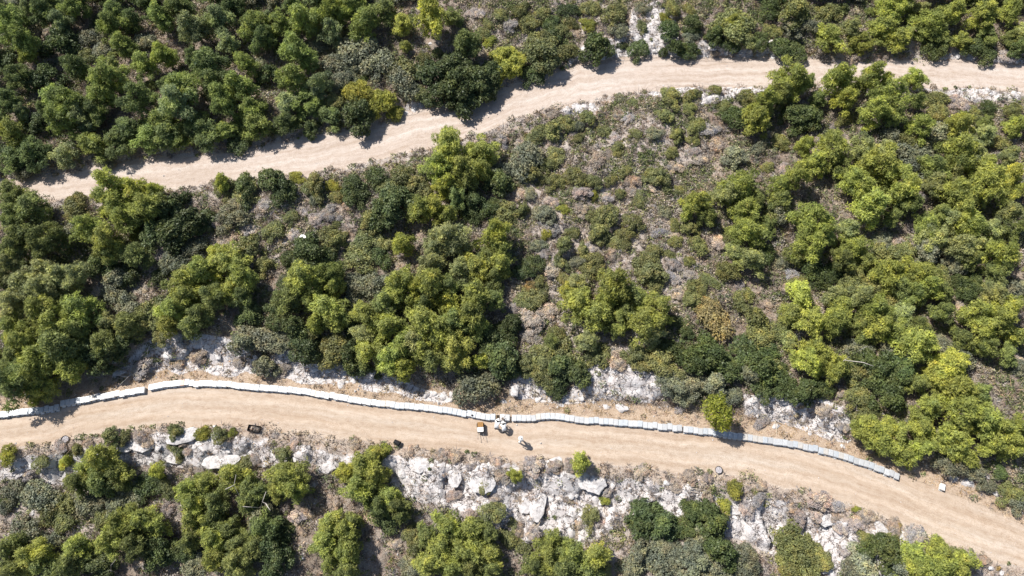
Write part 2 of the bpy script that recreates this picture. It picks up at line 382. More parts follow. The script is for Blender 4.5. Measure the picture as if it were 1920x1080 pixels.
lane = np.stack([GX, np.where(GY > .5 * (row + ub), v_up + 40, v_low), 0 * GX], -1)
attrs = {'road': ('FLOAT', road), 'rock': ('FLOAT', rockm), 'gold': ('FLOAT', gold), 'soil': ('FLOAT', soilm), 'upper': ('FLOAT', upr), 'lane': ('FLOAT_VECTOR', lane)}
near_road = np.maximum.reduce([ss(1.25 - (lb - GY) / 4.5) * (GY < lb + .3), ss(1.2 - (ub - GY) / 3) * (GY < ub + .3) * (GY > row + 3), ss(1.2 - (GY - ut) / 1.8) * (GY > ut - .3)])
soilm = np.maximum(soilm, near_road * .95); attrs['soil'] = ('FLOAT', soilm)
nx, ny = len(XS), len(YS)
I = np.arange(nx * ny).reshape(ny, nx)
Q = np.stack([I[:-1, :-1], I[:-1, 1:], I[1:, 1:], I[1:, :-1]], -1)
VV = np.stack([GX, GY, GZ], -1).reshape(-1, 3)
fl, fu = low[:-1, :-1] > .5, upr[:-1, :-1] > .5
def sub_mesh(name, sel):
    q = Q[sel].reshape(-1, 4); u, inv = np.unique(q, return_inverse=True)
    at = {k: (t, np.asarray(a).reshape(nx * ny, -1)[u]) for k, (t, a) in attrs.items()}
    me = mesh_np(name, VV[u], inv.reshape(-1, 4), M_GROUND, at, smooth=True, k=4)
    return tag(link(name, me), kind='structure')
sub_mesh('hillside', ~(fl | fu)); 
tag(sub_mesh('dirt_road', fl), 'pale sandy dirt track running past the row of beehives')
tag(sub_mesh('dirt_road', fu & ~fl), 'upper stony dirt track curving below the pine wood')
def gz(x, y): return float(height(np.array([x]), np.array([y]))[0][0])

# ---------------------------------------------------------------- plants: crown meshes made of many small leaf faces
def rand_dirs(r, n, up=-.25):
    z = r.uniform(up, 1, n); a = r.uniform(0, 2 * math.pi, n); q = np.sqrt(1 - z * z)
    return np.stack([q * np.cos(a), q * np.sin(a), z], -1)
def tufts(r, P, D, L, Wd, k, spread, lay=0.):               # k triangles at each point P, pointing about D; a share `lay` lies flat on the clump like a spray of needles
    n = len(P); P = np.repeat(P, k, 0); D = np.repeat(D, k, 0); O = D / np.linalg.norm(D, axis=1)[:, None]
    D = D + r.normal(0, spread, D.shape); D /= np.linalg.norm(D, axis=1)[:, None]
    flat = r.random(len(P)) < lay
    T = np.cross(O, r.normal(0, 1, O.shape)); T /= np.linalg.norm(T, axis=1)[:, None] + 1e-9; T = T + O * .35; T /= np.linalg.norm(T, axis=1)[:, None]
    D = np.where(flat[:, None], T, D); Nn = O + r.normal(0, .33, O.shape)
    S = np.cross(D, np.where(flat[:, None], Nn, r.normal(0, 1, D.shape))); S /= np.linalg.norm(S, axis=1)[:, None] + 1e-9
    l = L * r.uniform(.6, 1.35, (len(P), 1)); w = Wd * r.uniform(.7, 1.3, (len(P), 1)) * np.where(flat, 1.35, 1.)[:, None]
    a, b, c = P - S * w, P + S * w, P + D * l
    return np.stack([a, b, c], 1).reshape(-1, 3)
def lobes_to_leaves(r, lobes, dens, L, Wd, k=2, spread=.55, up=-.3, flat=.85, lump=.16):
    T = []; tint = []
    C = np.array([q[:3] for q in lobes]); Rr = np.array([q[3] for q in lobes])
    for i, (cx, cy, cz, rad) in enumerate(lobes):
        n = max(12, int(dens * 2 * math.pi * rad * rad * 1.4)); D = rand_dirs(r, n, up)
        lum = 1 + lump * np.sin(D[:, 0] * 7 + i) * np.cos(D[:, 1] * 6 + i * 2) + r.normal(0, .07, n)
        rr = rad * lum * np.where(r.random(n) < .2, r.uniform(.55, .9, n), 1) * np.where(r.random(n) < (.14 if lump >= .2 else .05), r.uniform(1.08, 1.45, n), 1)
        P = C[i] + D * rr[:, None] * np.array([1, 1, flat]) + r.normal(0, .07, (n, 3)) * rad
        keep = np.ones(n, bool)
        for j in range(len(lobes)):
            if j != i: keep &= np.linalg.norm(P - C[j], axis=1) > Rr[j] * .72
        P, D = P[keep], D[keep]
        if not len(P): continue
        T.append(tufts(r, P, D + np.array([0, 0, .3]), L, Wd, k, spread, .5))
        base = .5 + .22 * r.normal() ; t = np.clip(base + r.normal(0, .2, len(P)) + .12 * D[:, 2], 0, 1)
        tint.append(np.repeat(np.repeat(t, k), 3))
    return np.concatenate(T), np.concatenate(tint)
def leaf_mesh(name, V, tint, material, hue=None):
    at = {'tint': ('FLOAT', tint)}
    if hue is not None: at['hue'] = ('FLOAT_COLOR', hue)
    return mesh_np(name, V, np.arange(len(V)).reshape(-1, 3), material, at)
def branches(r, lobes, h0, trad, tips=1.):
    mb = MB(); top = max(q[2] for q in lobes)
    lean = r.normal(0, .05, 2); ax = lambda z: Vector((lean[0] * z, lean[1] * z, z))
    zs = [-.12, .1, .25, .45, .7, .92]
    mb.tube([ax(top * z) + Vector((math.sin(z * 7) * .03, math.cos(z * 5) * .03, 0)) for z in zs], [trad * q for q in (1.25, 1, .85, .65, .4, .15)], 7)
    for q in lobes:
        z0 = max(h0, q[2] * .62); a = ax(z0); b = Vector(q[:3]); m_ = a.lerp(b, .5) + Vector((r.normal(0, .05), r.normal(0, .05), -.05))
        mb.tube([a, m_, b], [trad * .32, trad * .2, trad * .06], 5)
    return mb
# all prototypes have unit width (1 m across) and are scaled when placed
def pine_proto(seed):
    r = np.random.default_rng(seed); lobes = []; n = r.integers(34, 50)
    ell = r.uniform(.72, 1.0); arms = r.integers(4, 7); aph = r.uniform(0, 6.28)
    for i in range(n):
        z = r.uniform(.32, 1.0); t = (z - .32) / .68; a = i * 2.4 + r.uniform(-.6, .6)
        rm = .41 * math.sqrt(max(0, 1 - (t * .97) ** 2.0)) * (.82 + .26 * math.sin(arms * a + aph)) + .02
        rad = rm * r.uniform(.35, 1.08)
        lobes.append((math.cos(a) * rad, math.sin(a) * rad * ell, z + r.normal(0, .02), r.uniform(.045, .115) * (1.12 - .35 * t)))
    lobes.append((r.normal(0, .03), r.normal(0, .03), 1.05, .07))
    V, t = lobes_to_leaves(r, lobes, 1750, .056, .0095, 2, .6, -.4, .9, .3)
    return leaf_mesh('crown', V, t, M_PINE), branches(r, lobes, .22, .03).mesh('trunk', M_BARK)
# all prototypes have unit width
def dense_proto(seed, flat, material, L, Wd, dens, spread, n=(12, 18), lump=.14):    # rounded evergreen shrub, height ~ flat * width
    r = np.random.default_rng(seed); lobes = []; m = r.integers(*n) + 8; ph = r.uniform(0, 6.28, 3); el = r.uniform(.62, 1.)
    for i in range(m):
        a = i * 2.4 + r.uniform(-.4, .4); q = math.sqrt((i + .5) / m) * .40 * (1 + .22 * math.sin(2 * a + ph[0]) + .2 * math.sin(3 * a + ph[1]) + .12 * math.sin(5 * a + ph[2]))
        z = flat * (.60 * math.sqrt(max(.06, 1 - (min(q, .44) / .47) ** 2))) * r.uniform(.6, 1.15)
        lobes.append((math.cos(a) * q, math.sin(a) * q * el, z, r.uniform(.07, .16)))
    V, t = lobes_to_leaves(r, lobes, dens, L, Wd, 2, spread, -.5, .85, lump)
    return leaf_mesh('foliage', V, t, material), lobes, r
def dry_proto(seed):
    r = np.random.default_rng(seed); ph = r.uniform(0, 6.28, 2); K = 30
    a = r.uniform(0, 6.28, K); q = np.sqrt(r.random(K)) * .38 * (1 + .3 * np.sin(2 * a + ph[0]) + .25 * np.sin(3 * a + ph[1]))
    C = np.stack([q * np.cos(a), q * np.sin(a), r.uniform(0, .3, K) * (1 - q)], -1); n = 10; T = []; t = []     # separate twiggy tussocks at uneven heights
    for c in C:
        D = rand_dirs(r, n, .05); s = r.uniform(.5, 1.3); P = c + D * .02
        T += [tufts(r, P, D, .23 * s, .012, 1, .5), tufts(r, c + D * r.uniform(.05, .13, (n, 1)) * s, D, .06, .016, 2, 1., .3)]
        t.append(np.clip(r.normal(.45, .25) + r.normal(0, .35, n * 3), 0, 1).repeat(3))
    return leaf_mesh('twigs', np.concatenate(T), np.concatenate(t), M_DRY)
PINES = [pine_proto(20 + i) for i in range(9)]
def woody(kind_seed, flat, *a, **k):
    me, lobes, r = dense_proto(kind_seed, flat, *a, **k)
    return me, branches(r, lobes, .02, .03).mesh('trunk', M_BARK)
OAKS = [woody(60 + i, .95, M_LEAF, .045, .018, 1300, .9) for i in range(4)]
SHRUBS = [woody(80 + i, .62, M_LEAF, .038, .014, 1300, .9, n=(14, 22)) for i in range(6)]
BALLS = [woody(95 + i, .75, M_PINE, .07, .012, 1100, .45, n=(9, 13), lump=.08) for i in range(3)]
DRYS = [dry_proto(110 + i) for i in range(5)]

# colours the plants have by kind (albedo)
TONE = {'P': (.375, .405, .125), 'L': (.430, .450, .115), 'W': (.390, .410, .195), 'K': (.265, .300, .115),   # pines: bright, lime, pale, deep
        'D': (.110, .142, .058), 'O': (.240, .250, .105), 'G': (.245, .255, .170), 'Y': (.400, .400, .100), 'B': (.47, .395, .325), 'V': (.46, .41, .385), 'R': (.34, .28, .13)}
WORD = {'P': 'yellow-green pine', 'L': 'lime green pine', 'W': 'pale green pine', 'K': 'deep green pine', 'D': 'dark green', 'O': 'olive green', 'G': 'grey-green',
        'Y': 'yellow-green', 'B': 'tan dry', 'V': 'grey-brown leafless', 'R': 'rusty brown'}
# what stands where, read off the photograph: tile origin, divisor, then kind: x y width ...
PLANTS = [
 ((0, 0), 3, {
  'P': '60 130 210,130 230 200,410 40 160,630 150 190,690 250 160,900 90 200,1420 120 200,1570 120 190,1700 100 230,1680 300 260,1640 430 200,600 430 220,800 350 180,1000 470 260,1340 480 200,1380 360 160,1400 590 200,300 530 190,400 590 240,560 520 200,850 620 240,1250 560 220,1240 690 190,1410 720 220,340 680 230,480 780 200,800 710 220,1700 510 200,960 700 200,640 1000 210,60 730 200',
  'K': '240 60 170,430 380 200,640 60 160,1010 40 200,1150 340 230,680 660 240,900 800 220,620 790 200,1110 850 220,1580 640 200,150 830 220,40 880 200,770 540 220,1060 640 210,1480 220 180,1200 450 200,1640 20 180,1290 20 170,520 620 200,740 110 160,1830 620 180',
  'W': '330 110 170,1230 120 210,1270 230 170,980 560 260,1080 150 200,460 660 200,1790 470 180,330 900 190,1600 540 180,1860 170 160',
  'L': '780 1000 160,880 1010 120,1245 1020 120,920 310 170,1870 60 200,150 300 130',
  'D': '1540 1010 190,1750 740 120,1370 1045 180,330 220 200,240 420 200,1330 820 170',
  'G': '1880 330 200,1900 430 180,480 190 190,800 220 180,1760 240 170,560 260 170,120 950 160,560 880 160',
  'Y': '1665 960 95', 'O': '1775 1030 160,60 1060 170,1880 560 160,1890 690 120,480 300 160,1060 720 150',
  'B': '260 180 100,600 320 130'}),
 ((640, 0), 3, {
  'P': '130 100 240,50 50 180,340 130 150,360 250 90,600 800 230,780 830 200,540 920 200,670 940 220,800 960 140',
  'L': '500 90 240,920 260 200,970 330 210,880 380 160,600 1030 160,590 880 180',
  'K': '620 80 150,700 250 200,240 30 190,90 30 150',
  'D': '530 400 220,640 490 260,760 460 240,820 400 190,560 530 200,700 540 220,820 510 160,650 350 220,90 680 220,1440 270 200,1280 30 130,1180 110 120,1580 240 80,1670 265 130,1840 165 150,1880 265 140,1080 400 170,200 980 160,60 1040 170,1180 160 130,880 1020 190,60 620 150',
  'G': '80 250 260,200 330 220,60 380 170,1690 30 110,1560 160 150,1570 540 90,1760 740 130,1040 860 230,40 600 160,330 420 200,900 950 220,1330 700 120',
  'O': '330 360 200,420 500 170,800 170 130,710 220 150,460 320 130,1060 110 160,890 70 110,820 120 100,1130 210 200,1260 270 190,1130 310 210,1240 160 130,1290 110 120,1540 60 190,1690 150 110,1860 30 130,1260 680 160,1100 740 190,1390 650 150,1480 720 140,1330 770 120,1640 570 90,1850 530 160,1660 740 110,1820 640 150,1890 760 130,1210 860 190,1320 980 210,1160 915 150,1420 1010 150,1790 990 220,330 970 190,420 1030 160,1560 830 130,1190 720 170,1600 950 120,1010 40 150,1400 20 160,1130 60 120,1860 850 120,1520 1000 130,1210 1010 150,260 1040 150,1080 980 160',
  'Y': '100 500 200,230 560 190,1390 120 100,290 650 120,830 210 90,1820 90 80',
  'B': '550 600 60,300 480 110,960 700 120,1190 630 110,1440 900 160,1700 850 150,1880 930 120,270 890 90,980 190 110,1310 180 100,1500 860 110,1640 1010 120,1560 640 100',
  'V': '1430 190 120,1760 560 110,900 780 120,1620 660 120,1740 900 120,1010 800 100,1540 760 110,760 60 140,950 130 120'}),
 ((1280, 0), 3, {
  'P': '850 180 260,1030 190 170,1160 100 230,1230 240 200,1420 90 230,1530 50 210,1600 190 160,1700 80 210,1850 50 190,610 430 250,870 440 230,1060 440 200,1310 430 170,1170 540 240,1070 630 230,460 580 210,420 660 210,1560 690 210,850 810 260,760 900 220,640 980 210,340 1020 250,1100 930 260,1220 1010 260,1550 850 250,1730 920 210,1720 1020 260,970 1010 210,1340 710 180,1880 700 150',
  'L': '1190 20 200,880 370 110,910 560 190,1110 390 120,690 820 170,1850 980 190,620 370 130,290 90 170',
  'K': '560 520 180,1290 160 170,1740 170 170,1880 180 160,700 470 150,1310 560 170,780 540 160,990 480 140,1400 940 230,1620 1040 200,900 930 170,1470 150 200,1200 640 180',
  'W': '1010 830 210,1150 830 190,1700 750 170,1640 860 200,1540 960 200,1860 860 180,970 110 170,1410 1040 200',
  'O': '310 110 240,350 200 160,640 50 200,830 50 190,60 520 140,180 510 90,1430 540 180,1640 620 160,1870 610 150,80 700 160,520 150 130,380 540 140,700 690 150,1450 610 170,1340 40 150,480 930 110,1800 790 170,1280 760 190,920 660 140,1390 800 170,240 590 110,40 600 120,60 780 110,560 780 140,40 40 110',
  'D': '40 270 150,180 200 130,440 220 150,560 270 160,640 260 150,500 30 160,1650 250 150,1730 300 150,1440 240 160,640 640 190,300 640 170,1730 590 110,720 640 170,1880 280 120,60 130 130,270 240 140',
  'G': '60 180 150,720 130 160,300 870 190,430 830 140,1330 850 240,1450 760 190,1180 740 160,620 140 130',
  'B': '820 320 140,180 310 85,530 850 130,190 800 150,180 920 180,90 900 120,1140 310 110,960 310 130,420 990 90,600 720 110',
  'V': '1820 320 110,140 720 140,1560 560 120,60 840 110,860 700 120,1000 290 120,1580 600 110,570 940 100'}),
 ((0, 340), 3, {
  'P': '640 100 240,820 130 220,700 200 190,500 260 210,600 330 230,1260 430 240,1340 510 220,1020 550 230,1130 510 200,960 700 220,1040 640 210,1300 600 180,230 720 230,420 700 240,60 820 200,330 790 220,200 980 250,130 890 190,1700 550 240,1830 510 210,1890 590 160,1830 700 220,1760 640 190,940 800 170,1880 760 180',
  'L': '870 20 120,560 40 100,1220 400 130,830 190 90,1210 520 120,470 990 110,1780 780 160',
  'K': '150 130 270,60 60 170,60 190 170,900 120 160,740 390 210,260 320 220,110 290 200,80 370 200,1190 650 200,1060 780 210,440 850 190,620 420 160,1620 640 190,340 950 170,60 980 190,700 800 230,560 900 220,1360 640 150,1120 740 190',
  'W': '300 520 250,430 530 210,120 560 210,60 650 200,220 480 200,230 600 220,50 460 180,1050 510 120,430 770 140,600 790 140,60 740 170',
  'D': '960 150 210,1000 240 260,1120 220 170,1590 40 160,890 510 140,1740 400 230,1640 420 150,1840 420 150,1560 760 170,1650 810 190,1700 910 200,850 280 180,560 460 190,700 500 180,480 940 190,600 980 210,680 900 170,1560 690 150,1400 740 160,980 320 150',
  'G': '1300 180 190,1340 110 120,1080 350 170,640 620 160,1430 860 230,1370 910 150,1550 880 160,1480 1040 145,700 690 160,960 430 180,1190 600 110,640 530 150,1590 560 100,1870 560 120,1770 90 90',
  'O': '1370 50 170,1750 20 130,1640 85 60,1530 260 140,1630 190 100,1890 235 60,1850 300 130,1380 370 180,840 720 210,900 880 110,1720 850 190,1870 920 190,1250 20 130,400 140 170,1900 330 110,1890 80 90,790 760 150,430 50 120,1480 470 110,1840 980 160,1780 980 150',
  'B': '780 600 130,860 610 100,1110 970 140,950 1000 120,1210 340 130,1570 1040 120,1040 400 150,740 330 130,1500 480 150,1420 440 130,1290 310 120,1560 600 110',
  'V': '800 1040 180,1700 150 140,1780 200 140,1650 290 120,560 600 120,1480 120 130,1400 260 120,880 380 160,1850 170 130,1200 230 110,870 950 110,1340 1010 110',
  'Y': '1870 20 90,760 280 100'}),
 ((640, 340), 3, {
  'P': '440 150 180,600 180 170,880 370 200,900 440 200,760 470 220,320 560 270,520 580 250,140 740 210,250 800 240,450 780 250,740 640 230,720 720 260,560 830 250,640 920 240,260 970 230,150 950 200,1540 580 240,1330 680 230,1420 750 220,1700 800 230,1780 720 200,1550 780 190,760 800 190,340 900 190,440 940 200',
  'L': '520 140 180,860 290 220,340 350 160,420 620 190,600 680 200,790 1010 120,1500 660 210,1270 620 140,560 20 130,340 1040 180,1690 680 140',
  'W': '600 310 250,520 370 200,400 880 230,1380 890 170,500 480 190,1320 560 170,130 860 170,1740 870 170,660 500 160',
  'K': '640 70 160,820 420 170,230 680 190,460 680 190,600 590 190,640 780 200,300 620 170,860 540 160,500 980 200,860 660 170,1640 640 190,1600 720 180,1180 900 120,620 1010 180',
  'D': '70 60 160,300 50 160,280 130 230,400 90 150,220 200 190,720 170 160,840 140 130,220 420 150,1080 450 150,60 970 190,900 980 210,840 880 180,920 860 170,960 800 150,1860 930 160,740 110 140,110 1050 160,960 1040 150,1880 780 110,40 740 150,60 830 150,1010 500 140,700 90 120',
  'O': '920 150 210,90 400 200,120 320 160,1570 70 100,1680 90 130,1500 170 210,1420 190 160,1640 220 190,1600 290 150,1450 280 200,1540 330 150,1600 350 110,1900 40 120,1760 380 140,1720 430 190,1740 510 220,1760 570 170,1430 430 180,1400 490 170,1250 360 160,1250 540 140,1080 640 210,1030 660 160,1210 850 160,1200 950 230,1120 980 170,1250 1020 200,1150 1050 170,1660 970 130,1800 1010 200,1040 1020 130,1880 330 130,1880 240 110,1700 1010 140,1450 970 160,1360 380 130,1300 280 130,220 320 140,160 220 140,1240 460 120,1020 160 120,1500 520 130,460 40 150,1850 400 110,1110 560 130',
  'G': '160 570 190,60 560 160,1150 180 180,1110 350 130,280 960 130,60 640 150,1820 150 130,650 340 150,1330 440 130,1060 60 120',
  'Y': '1420 75 65,1250 145 75,400 40 90,1160 290 80',
  'B': '50 320 110,1350 150 120,1050 290 80,1180 480 150,1070 780 190,1160 720 150,1560 1000 170,1180 620 130,1090 710 120,40 130 110,1330 330 120,1520 390 120,1860 300 100,1560 900 120,1060 860 140,1750 20 110,1120 830 110,1630 30 120,1230 70 120,340 470 120,1900 620 120,1000 60 120',
  'V': '1270 240 140,1180 260 120,1780 130 130,1300 410 130,1850 520 140,1870 460 120,1140 400 120,1800 280 120,1400 360 120,100 450 130,60 230 110,1190 110 120,1350 60 120,1480 80 120,1040 220 110,980 700 110',
  'R': '1060 590 90'}),
 ((1280, 340), 3, {
  'P': '90 110 220,360 150 200,380 260 250,740 220 270,720 360 210,980 350 210,1060 140 260,1250 40 250,1540 70 260,1680 30 240,1560 170 230,1620 250 230,1350 500 240,720 780 240,840 790 220,1090 720 220,1190 830 200,1100 810 200,1650 740 230,1700 820 220,1800 780 240,1850 700 200,1360 600 200,1480 1050 240,1880 860 180,900 700 200,30 170 140,560 20 200,1000 30 200,1380 250 190',
  'L': '1800 400 260,670 640 240,760 960 260,700 1010 220,830 1010 200,1180 510 220,1540 1010 190,1880 50 170',
  'W': '250 60 210,940 260 200,380 440 250,1850 170 210,1740 260 200,1000 650 210,1420 320 200,1250 730 200,1560 370 220,1660 350 180,860 640 190,1360 900 200,1760 640 190,1500 220 200,300 380 170,1780 560 160',
  'K': '560 90 190,420 100 170,640 400 190,800 310 180,1040 430 170,900 430 190,1280 130 200,1440 190 190,1780 490 200,1460 620 190,1300 640 200,620 730 210,1450 740 190,1330 800 180,1230 600 190,1040 870 160,1580 880 190,1700 930 190,1840 960 180,140 200 150,1620 440 190,1860 270 180,1000 800 160,480 230 140,1180 200 160',
  'D': '740 480 170,800 530 150,150 960 230,350 960 230,480 950 180,60 1010 200,250 1040 220,450 1040 210,20 840 100,1050 1010 190,1240 1050 220,1130 1050 190,470 400 160,1600 590 160,860 480 130,1560 560 120,930 1050 120,1660 560 140,540 1050 130',
  'O': '90 350 160,260 500 150,90 580 190,160 550 140,60 660 150,400 750 200,440 860 190,350 630 130,1250 390 150,1120 380 150,1100 560 230,1010 590 180,540 160 150,270 300 130,1460 540 160,650 560 120,40 260 140,640 200 130,600 880 130,560 820 130,980 480 160,40 440 110,1160 640 160,960 560 150',
  'G': '560 130 180,1380 390 170,1540 450 170,1880 270 170,1000 930 170,1500 930 190,1560 980 200,1200 910 160,1890 1020 130,540 440 140,1340 1010 190,1900 600 160,1140 320 140',
  'B': '130 270 130,400 890 90,1200 350 110,640 660 90,200 340 120,40 520 110,590 600 110,1880 1000 120,240 850 100,480 690 100,1230 320 100,1560 700 110',
  'V': '540 430 130,620 520 140,120 480 130,620 120 130,320 570 120,1300 250 110,1840 920 110,1370 70 120,500 590 110,560 740 90,660 850 100',
  'R': '180 760 260,120 700 140'}),
 ((0, 780), 3, {
  'P': '570 230 220,640 300 200,480 290 180,1600 330 230,1650 410 190,1550 400 170,680 600 240,800 580 220,640 690 220,1170 380 180,1300 340 190,1060 420 190,1090 490 200,430 740 220,1200 800 200,1850 600 200,1820 700 190,1860 800 180,1200 690 200,180 780 230,860 620 180,1100 570 190',
  'K': '450 370 180,560 380 200,1390 400 180,1460 430 170,1200 500 210,1280 640 190,400 840 220,240 840 190,760 720 210,1190 590 200,60 740 200,1080 700 170,1340 720 190,1330 820 200,80 860 190,1400 500 190,1480 620 190,1440 720 190,660 340 170',
  'L': '360 230 90,345 275 60,880 310 120',
  'G': '190 440 210,60 410 150,700 440 210,120 650 210,1460 560 190,40 480 130,260 720 170,540 480 150,460 480 150,1090 830 160,650 500 150',
  'D': '20 480 110,790 390 170,870 380 130,960 760 150,1520 720 190,1600 640 160,1050 760 120,540 830 190,1560 820 190,880 760 180',
  'O': '620 110 110,690 115 90,985 85 90,1235 115 115,980 180 100,425 185 80,220 260 100,265 510 160,350 490 150,920 400 120,1360 270 120,1600 210 110,340 590 150,1010 240 70,560 560 130',
  'Y': '1130 105 100,40 215 115,1300 100 70',
  'V': '840 65 120,1545 105 75,1010 340 120,780 110 110,830 215 90,1060 200 80,440 590 150,600 520 130,900 450 130,330 160 100,60 310 120,300 380 130,160 330 130,720 800 140,1670 560 120,480 440 130,1420 300 110,100 580 120,1640 170 110,1480 190 100,940 520 120,1440 250 100',
  'B': '820 140 110,800 820 140,700 830 130,1690 630 120,490 140 90,1680 480 120,1620 750 130,440 560 120,1030 140 80,1710 540 110,1870 480 120'}),
 ((640, 780), 3, {
  'P': '120 270 240,200 210 130,100 400 220,190 330 190,260 450 180,20 640 190,40 760 190,600 620 220,710 640 240,700 760 250,560 740 220,820 780 190,1190 700 160,1300 780 230,1430 780 210,620 850 200,480 820 190,1150 800 200',
  'L': '250 170 80,980 330 90,1340 230 140,20 310 160,1480 470 70',
  'K': '300 500 180,200 490 190,820 650 170,60 590 150,480 670 180,340 560 130,1250 860 200,1380 860 180,840 850 150,40 850 180,1080 840 170,740 860 190',
  'D': '1700 560 190,1800 600 200,1880 640 160,250 560 160,1690 620 130',
  'G': '1680 770 190,1790 820 220,1880 760 180,1640 860 170,1820 720 140,390 840 140',
  'O': '850 540 160,960 600 90,1400 560 120,240 330 90,800 400 80,420 730 130,390 660 110,1470 880 150,930 680 130,1000 720 120',
  'V': '680 230 130,880 240 90,1080 260 160,1560 260 160,1640 320 190,1660 380 160,1740 300 150,1860 330 140,1390 600 150,1160 530 110,640 200 110,960 600 100,1200 220 110,630 440 120,1080 660 130,1450 600 120,1500 430 100,720 560 110,1600 420 110,560 200 110,1420 480 90,1760 420 120,1280 170 100,100 620 130,860 470 90,730 290 80,560 340 90',
  'B': '640 180 110,390 190 70,70 150 110,960 200 70,900 330 140,1200 260 120,1240 410 70,1010 470 70,1570 240 90,70 600 120,540 200 100,930 370 110,1320 620 120,1120 560 90,800 200 80,160 580 130,1690 280 110,1270 470 80,300 700 130,200 700 120,1880 400 110,1000 640 110'}),
 ((1280, 780), 3, {
  'P': '1060 60 210,1200 110 240,1110 140 200,1240 210 180,1350 60 190,1340 180 190,1560 20 210,1560 130 220,1620 210 180,1780 80 240,1740 170 180,1850 160 190,1300 780 200,1450 760 210,1420 850 250,1600 820 210,1300 860 200,1540 870 200,1900 60 170',
  'Y': '295 415 125,240 505 98,980 510 50',
  'D': '150 570 200,30 620 140,100 540 120,200 750 200,1070 720 170,1140 760 180,40 520 110,200 590 120,1790 300 110,60 540 120',
  'G': '80 690 190,300 790 210,60 800 200,150 860 210,380 830 180,1040 830 220,960 860 160,1560 260 200,1650 300 150,1730 390 105,1890 470 140,1200 850 170,250 870 190,1470 240 130',
  'O': '620 690 190,700 760 200,600 790 190,720 850 200,620 870 190,560 700 130,780 810 130,1870 420 150,1170 700 120,1040 700 110',
  'V': '460 380 110,780 470 170,850 500 140,560 460 150,1320 640 170,1440 670 110,1600 740 120,1830 860 140,130 640 120,900 620 120,660 560 140,50 330 120,140 330 90,540 540 150,280 600 110,440 720 150,980 600 110,1280 600 110,430 460 110,760 540 120,350 530 110,930 760 90',
  'B': '1040 530 130,700 430 110,440 360 90,1200 590 120,1690 770 90,140 460 90,870 560 100,560 650 80,1460 690 90,40 330 100,780 580 110,1110 610 100,620 500 100',
  'R': '1200 565 60,1765 790 30,570 780 50'}),
 ((0, 0), 1, {
  'G': '895 722 85,1262 715 60,1300 714 62,1340 722 66,1372 742 50,1285 738 48,1400 700 60',
  'D': '1050 680 72,1082 692 60,1048 716 55,1430 722 60,1470 716 60,1508 732 66,1545 726 50,1668 742 66,1690 700 70,1400 690 60,1650 715 50',
  'O': '1020 700 50,1600 690 60,1632 775 56,1440 690 60,1610 740 50,1640 690 60',
  'L': '1780 690 80,1630 800 70,1675 800 70', 'P': '1795 725 90,1800 770 90,1760 700 70,1790 820 80,1850 790 90,1720 640 90,1745 760 70,1570 690 66',
  'K': '100 640 110,30 720 90,40 690 80,1720 720 60,1830 740 66', 'P ': '60 700 90,85 725 50,130 690 70',
  'B': '1545 766 42,330 680 36,520 694 36,1590 735 36,1160 660 44', 'V': '275 690 50,1430 790 36,1275 765 30,1580 800 34',
  'Y': '65 748 30'}),
]
items = []
for (ox, oy), dv, d in PLANTS:
    for kd, s in d.items():
        for e in s.split(','):
            a, b, c = (float(q) for q in e.split())
            items.append([kd.strip(), ox + a / dv, oy + b / dv, c / dv])
LANDMARKS = [('the top left corner', 0, 0), ('the top right corner', 1920, 0), ('the bottom left corner', 0, 1080), ('the bottom right corner', 1920, 1080),
 ('the gap in the beehive row', 276, 728), ('the left end of the beehive row', 0, 775), ('the right end of the beehive row', 1687, 894), ('the orange handcart', 900, 803),
 ('the lone beekeeper', 976, 822), ('the black trough', 478, 803), ('the leaning pine over the hives', 1335, 780), ('the big carob by the upper track', 850, 150),
 ('the white box on the slope', 570, 447), ('the rusty brown bush', 1345, 592), ('the tan round bush by the upper track', 1552, 106), ('the pine in front of the upper track', 850, 300),
 ('the right exit of the upper track', 1900, 140), ('the left exit of the upper track', 70, 355), ('the cracked pale ledge', 1107, 910), ('the round flat ledge', 787, 877),
 ('the paired lime bushes', 1370, 930), ('the rubble bank', 590, 690), ('the pale scree fan', 1190, 715), ('the middle of the photo', 960, 540), ('the lime pine dome', 1505, 560),
 ('the top edge centre', 960, 0), ('the bottom edge centre', 960, 1080), ('the black bucket', 745, 831), ('the left frame edge midway', 0, 540), ('the right frame edge midway', 1920, 540),
 ('the small grove on the upper track', 1600, 160), ('the big pine cluster', 830, 600), ('the twin pine clump left', 370, 560), ('the forest clearing top left', 90, 60), ('the bend of the upper track', 1090, 120)]
USED = set()
DIRS = ['right of', 'above right of', 'above', 'above left of', 'left of', 'below left of', 'below', 'below right of']
NUM = ['no', 'one', 'two', 'three', 'four', 'five', 'six', 'seven', 'eight', 'nine', 'ten', 'eleven', 'twelve', 'thirteen', 'fourteen', 'fifteen', 'sixteen', 'seventeen', 'eighteen', 'nineteen', 'twenty', 'twenty-one', 'twenty-two', 'twenty-three', 'twenty-four', 'twenty-five']
def place_words(px, py, first):
    """words that say where a thing is seen: how many metres in which direction of the nearest landmark; unique"""
    c = sorted((math.hypot(px - a, py - b), n, a, b) for n, a, b in LANDMARKS)
    for step in (1., .5):
        for d, n, a, b in c[:9]:
            k = int(round(math.degrees(math.atan2(b - py, px - a)) / 45)) % 8; m = round(d / 17 / step) * step
            if m < .5: continue
            nm = NUM[int(m)] if m == int(m) and m < 26 else f'{m:g}'
            s = f'{first}, {nm} metre{"" if m == 1 else "s"} {DIRS[k]} {n}'
            if s not in USED and len(s.split()) <= 16: USED.add(s); return s
    s = f'{first}, at {round(100*px/1920)} percent across and {round(100*py/1080)} percent down the photo'; USED.add(s); return s
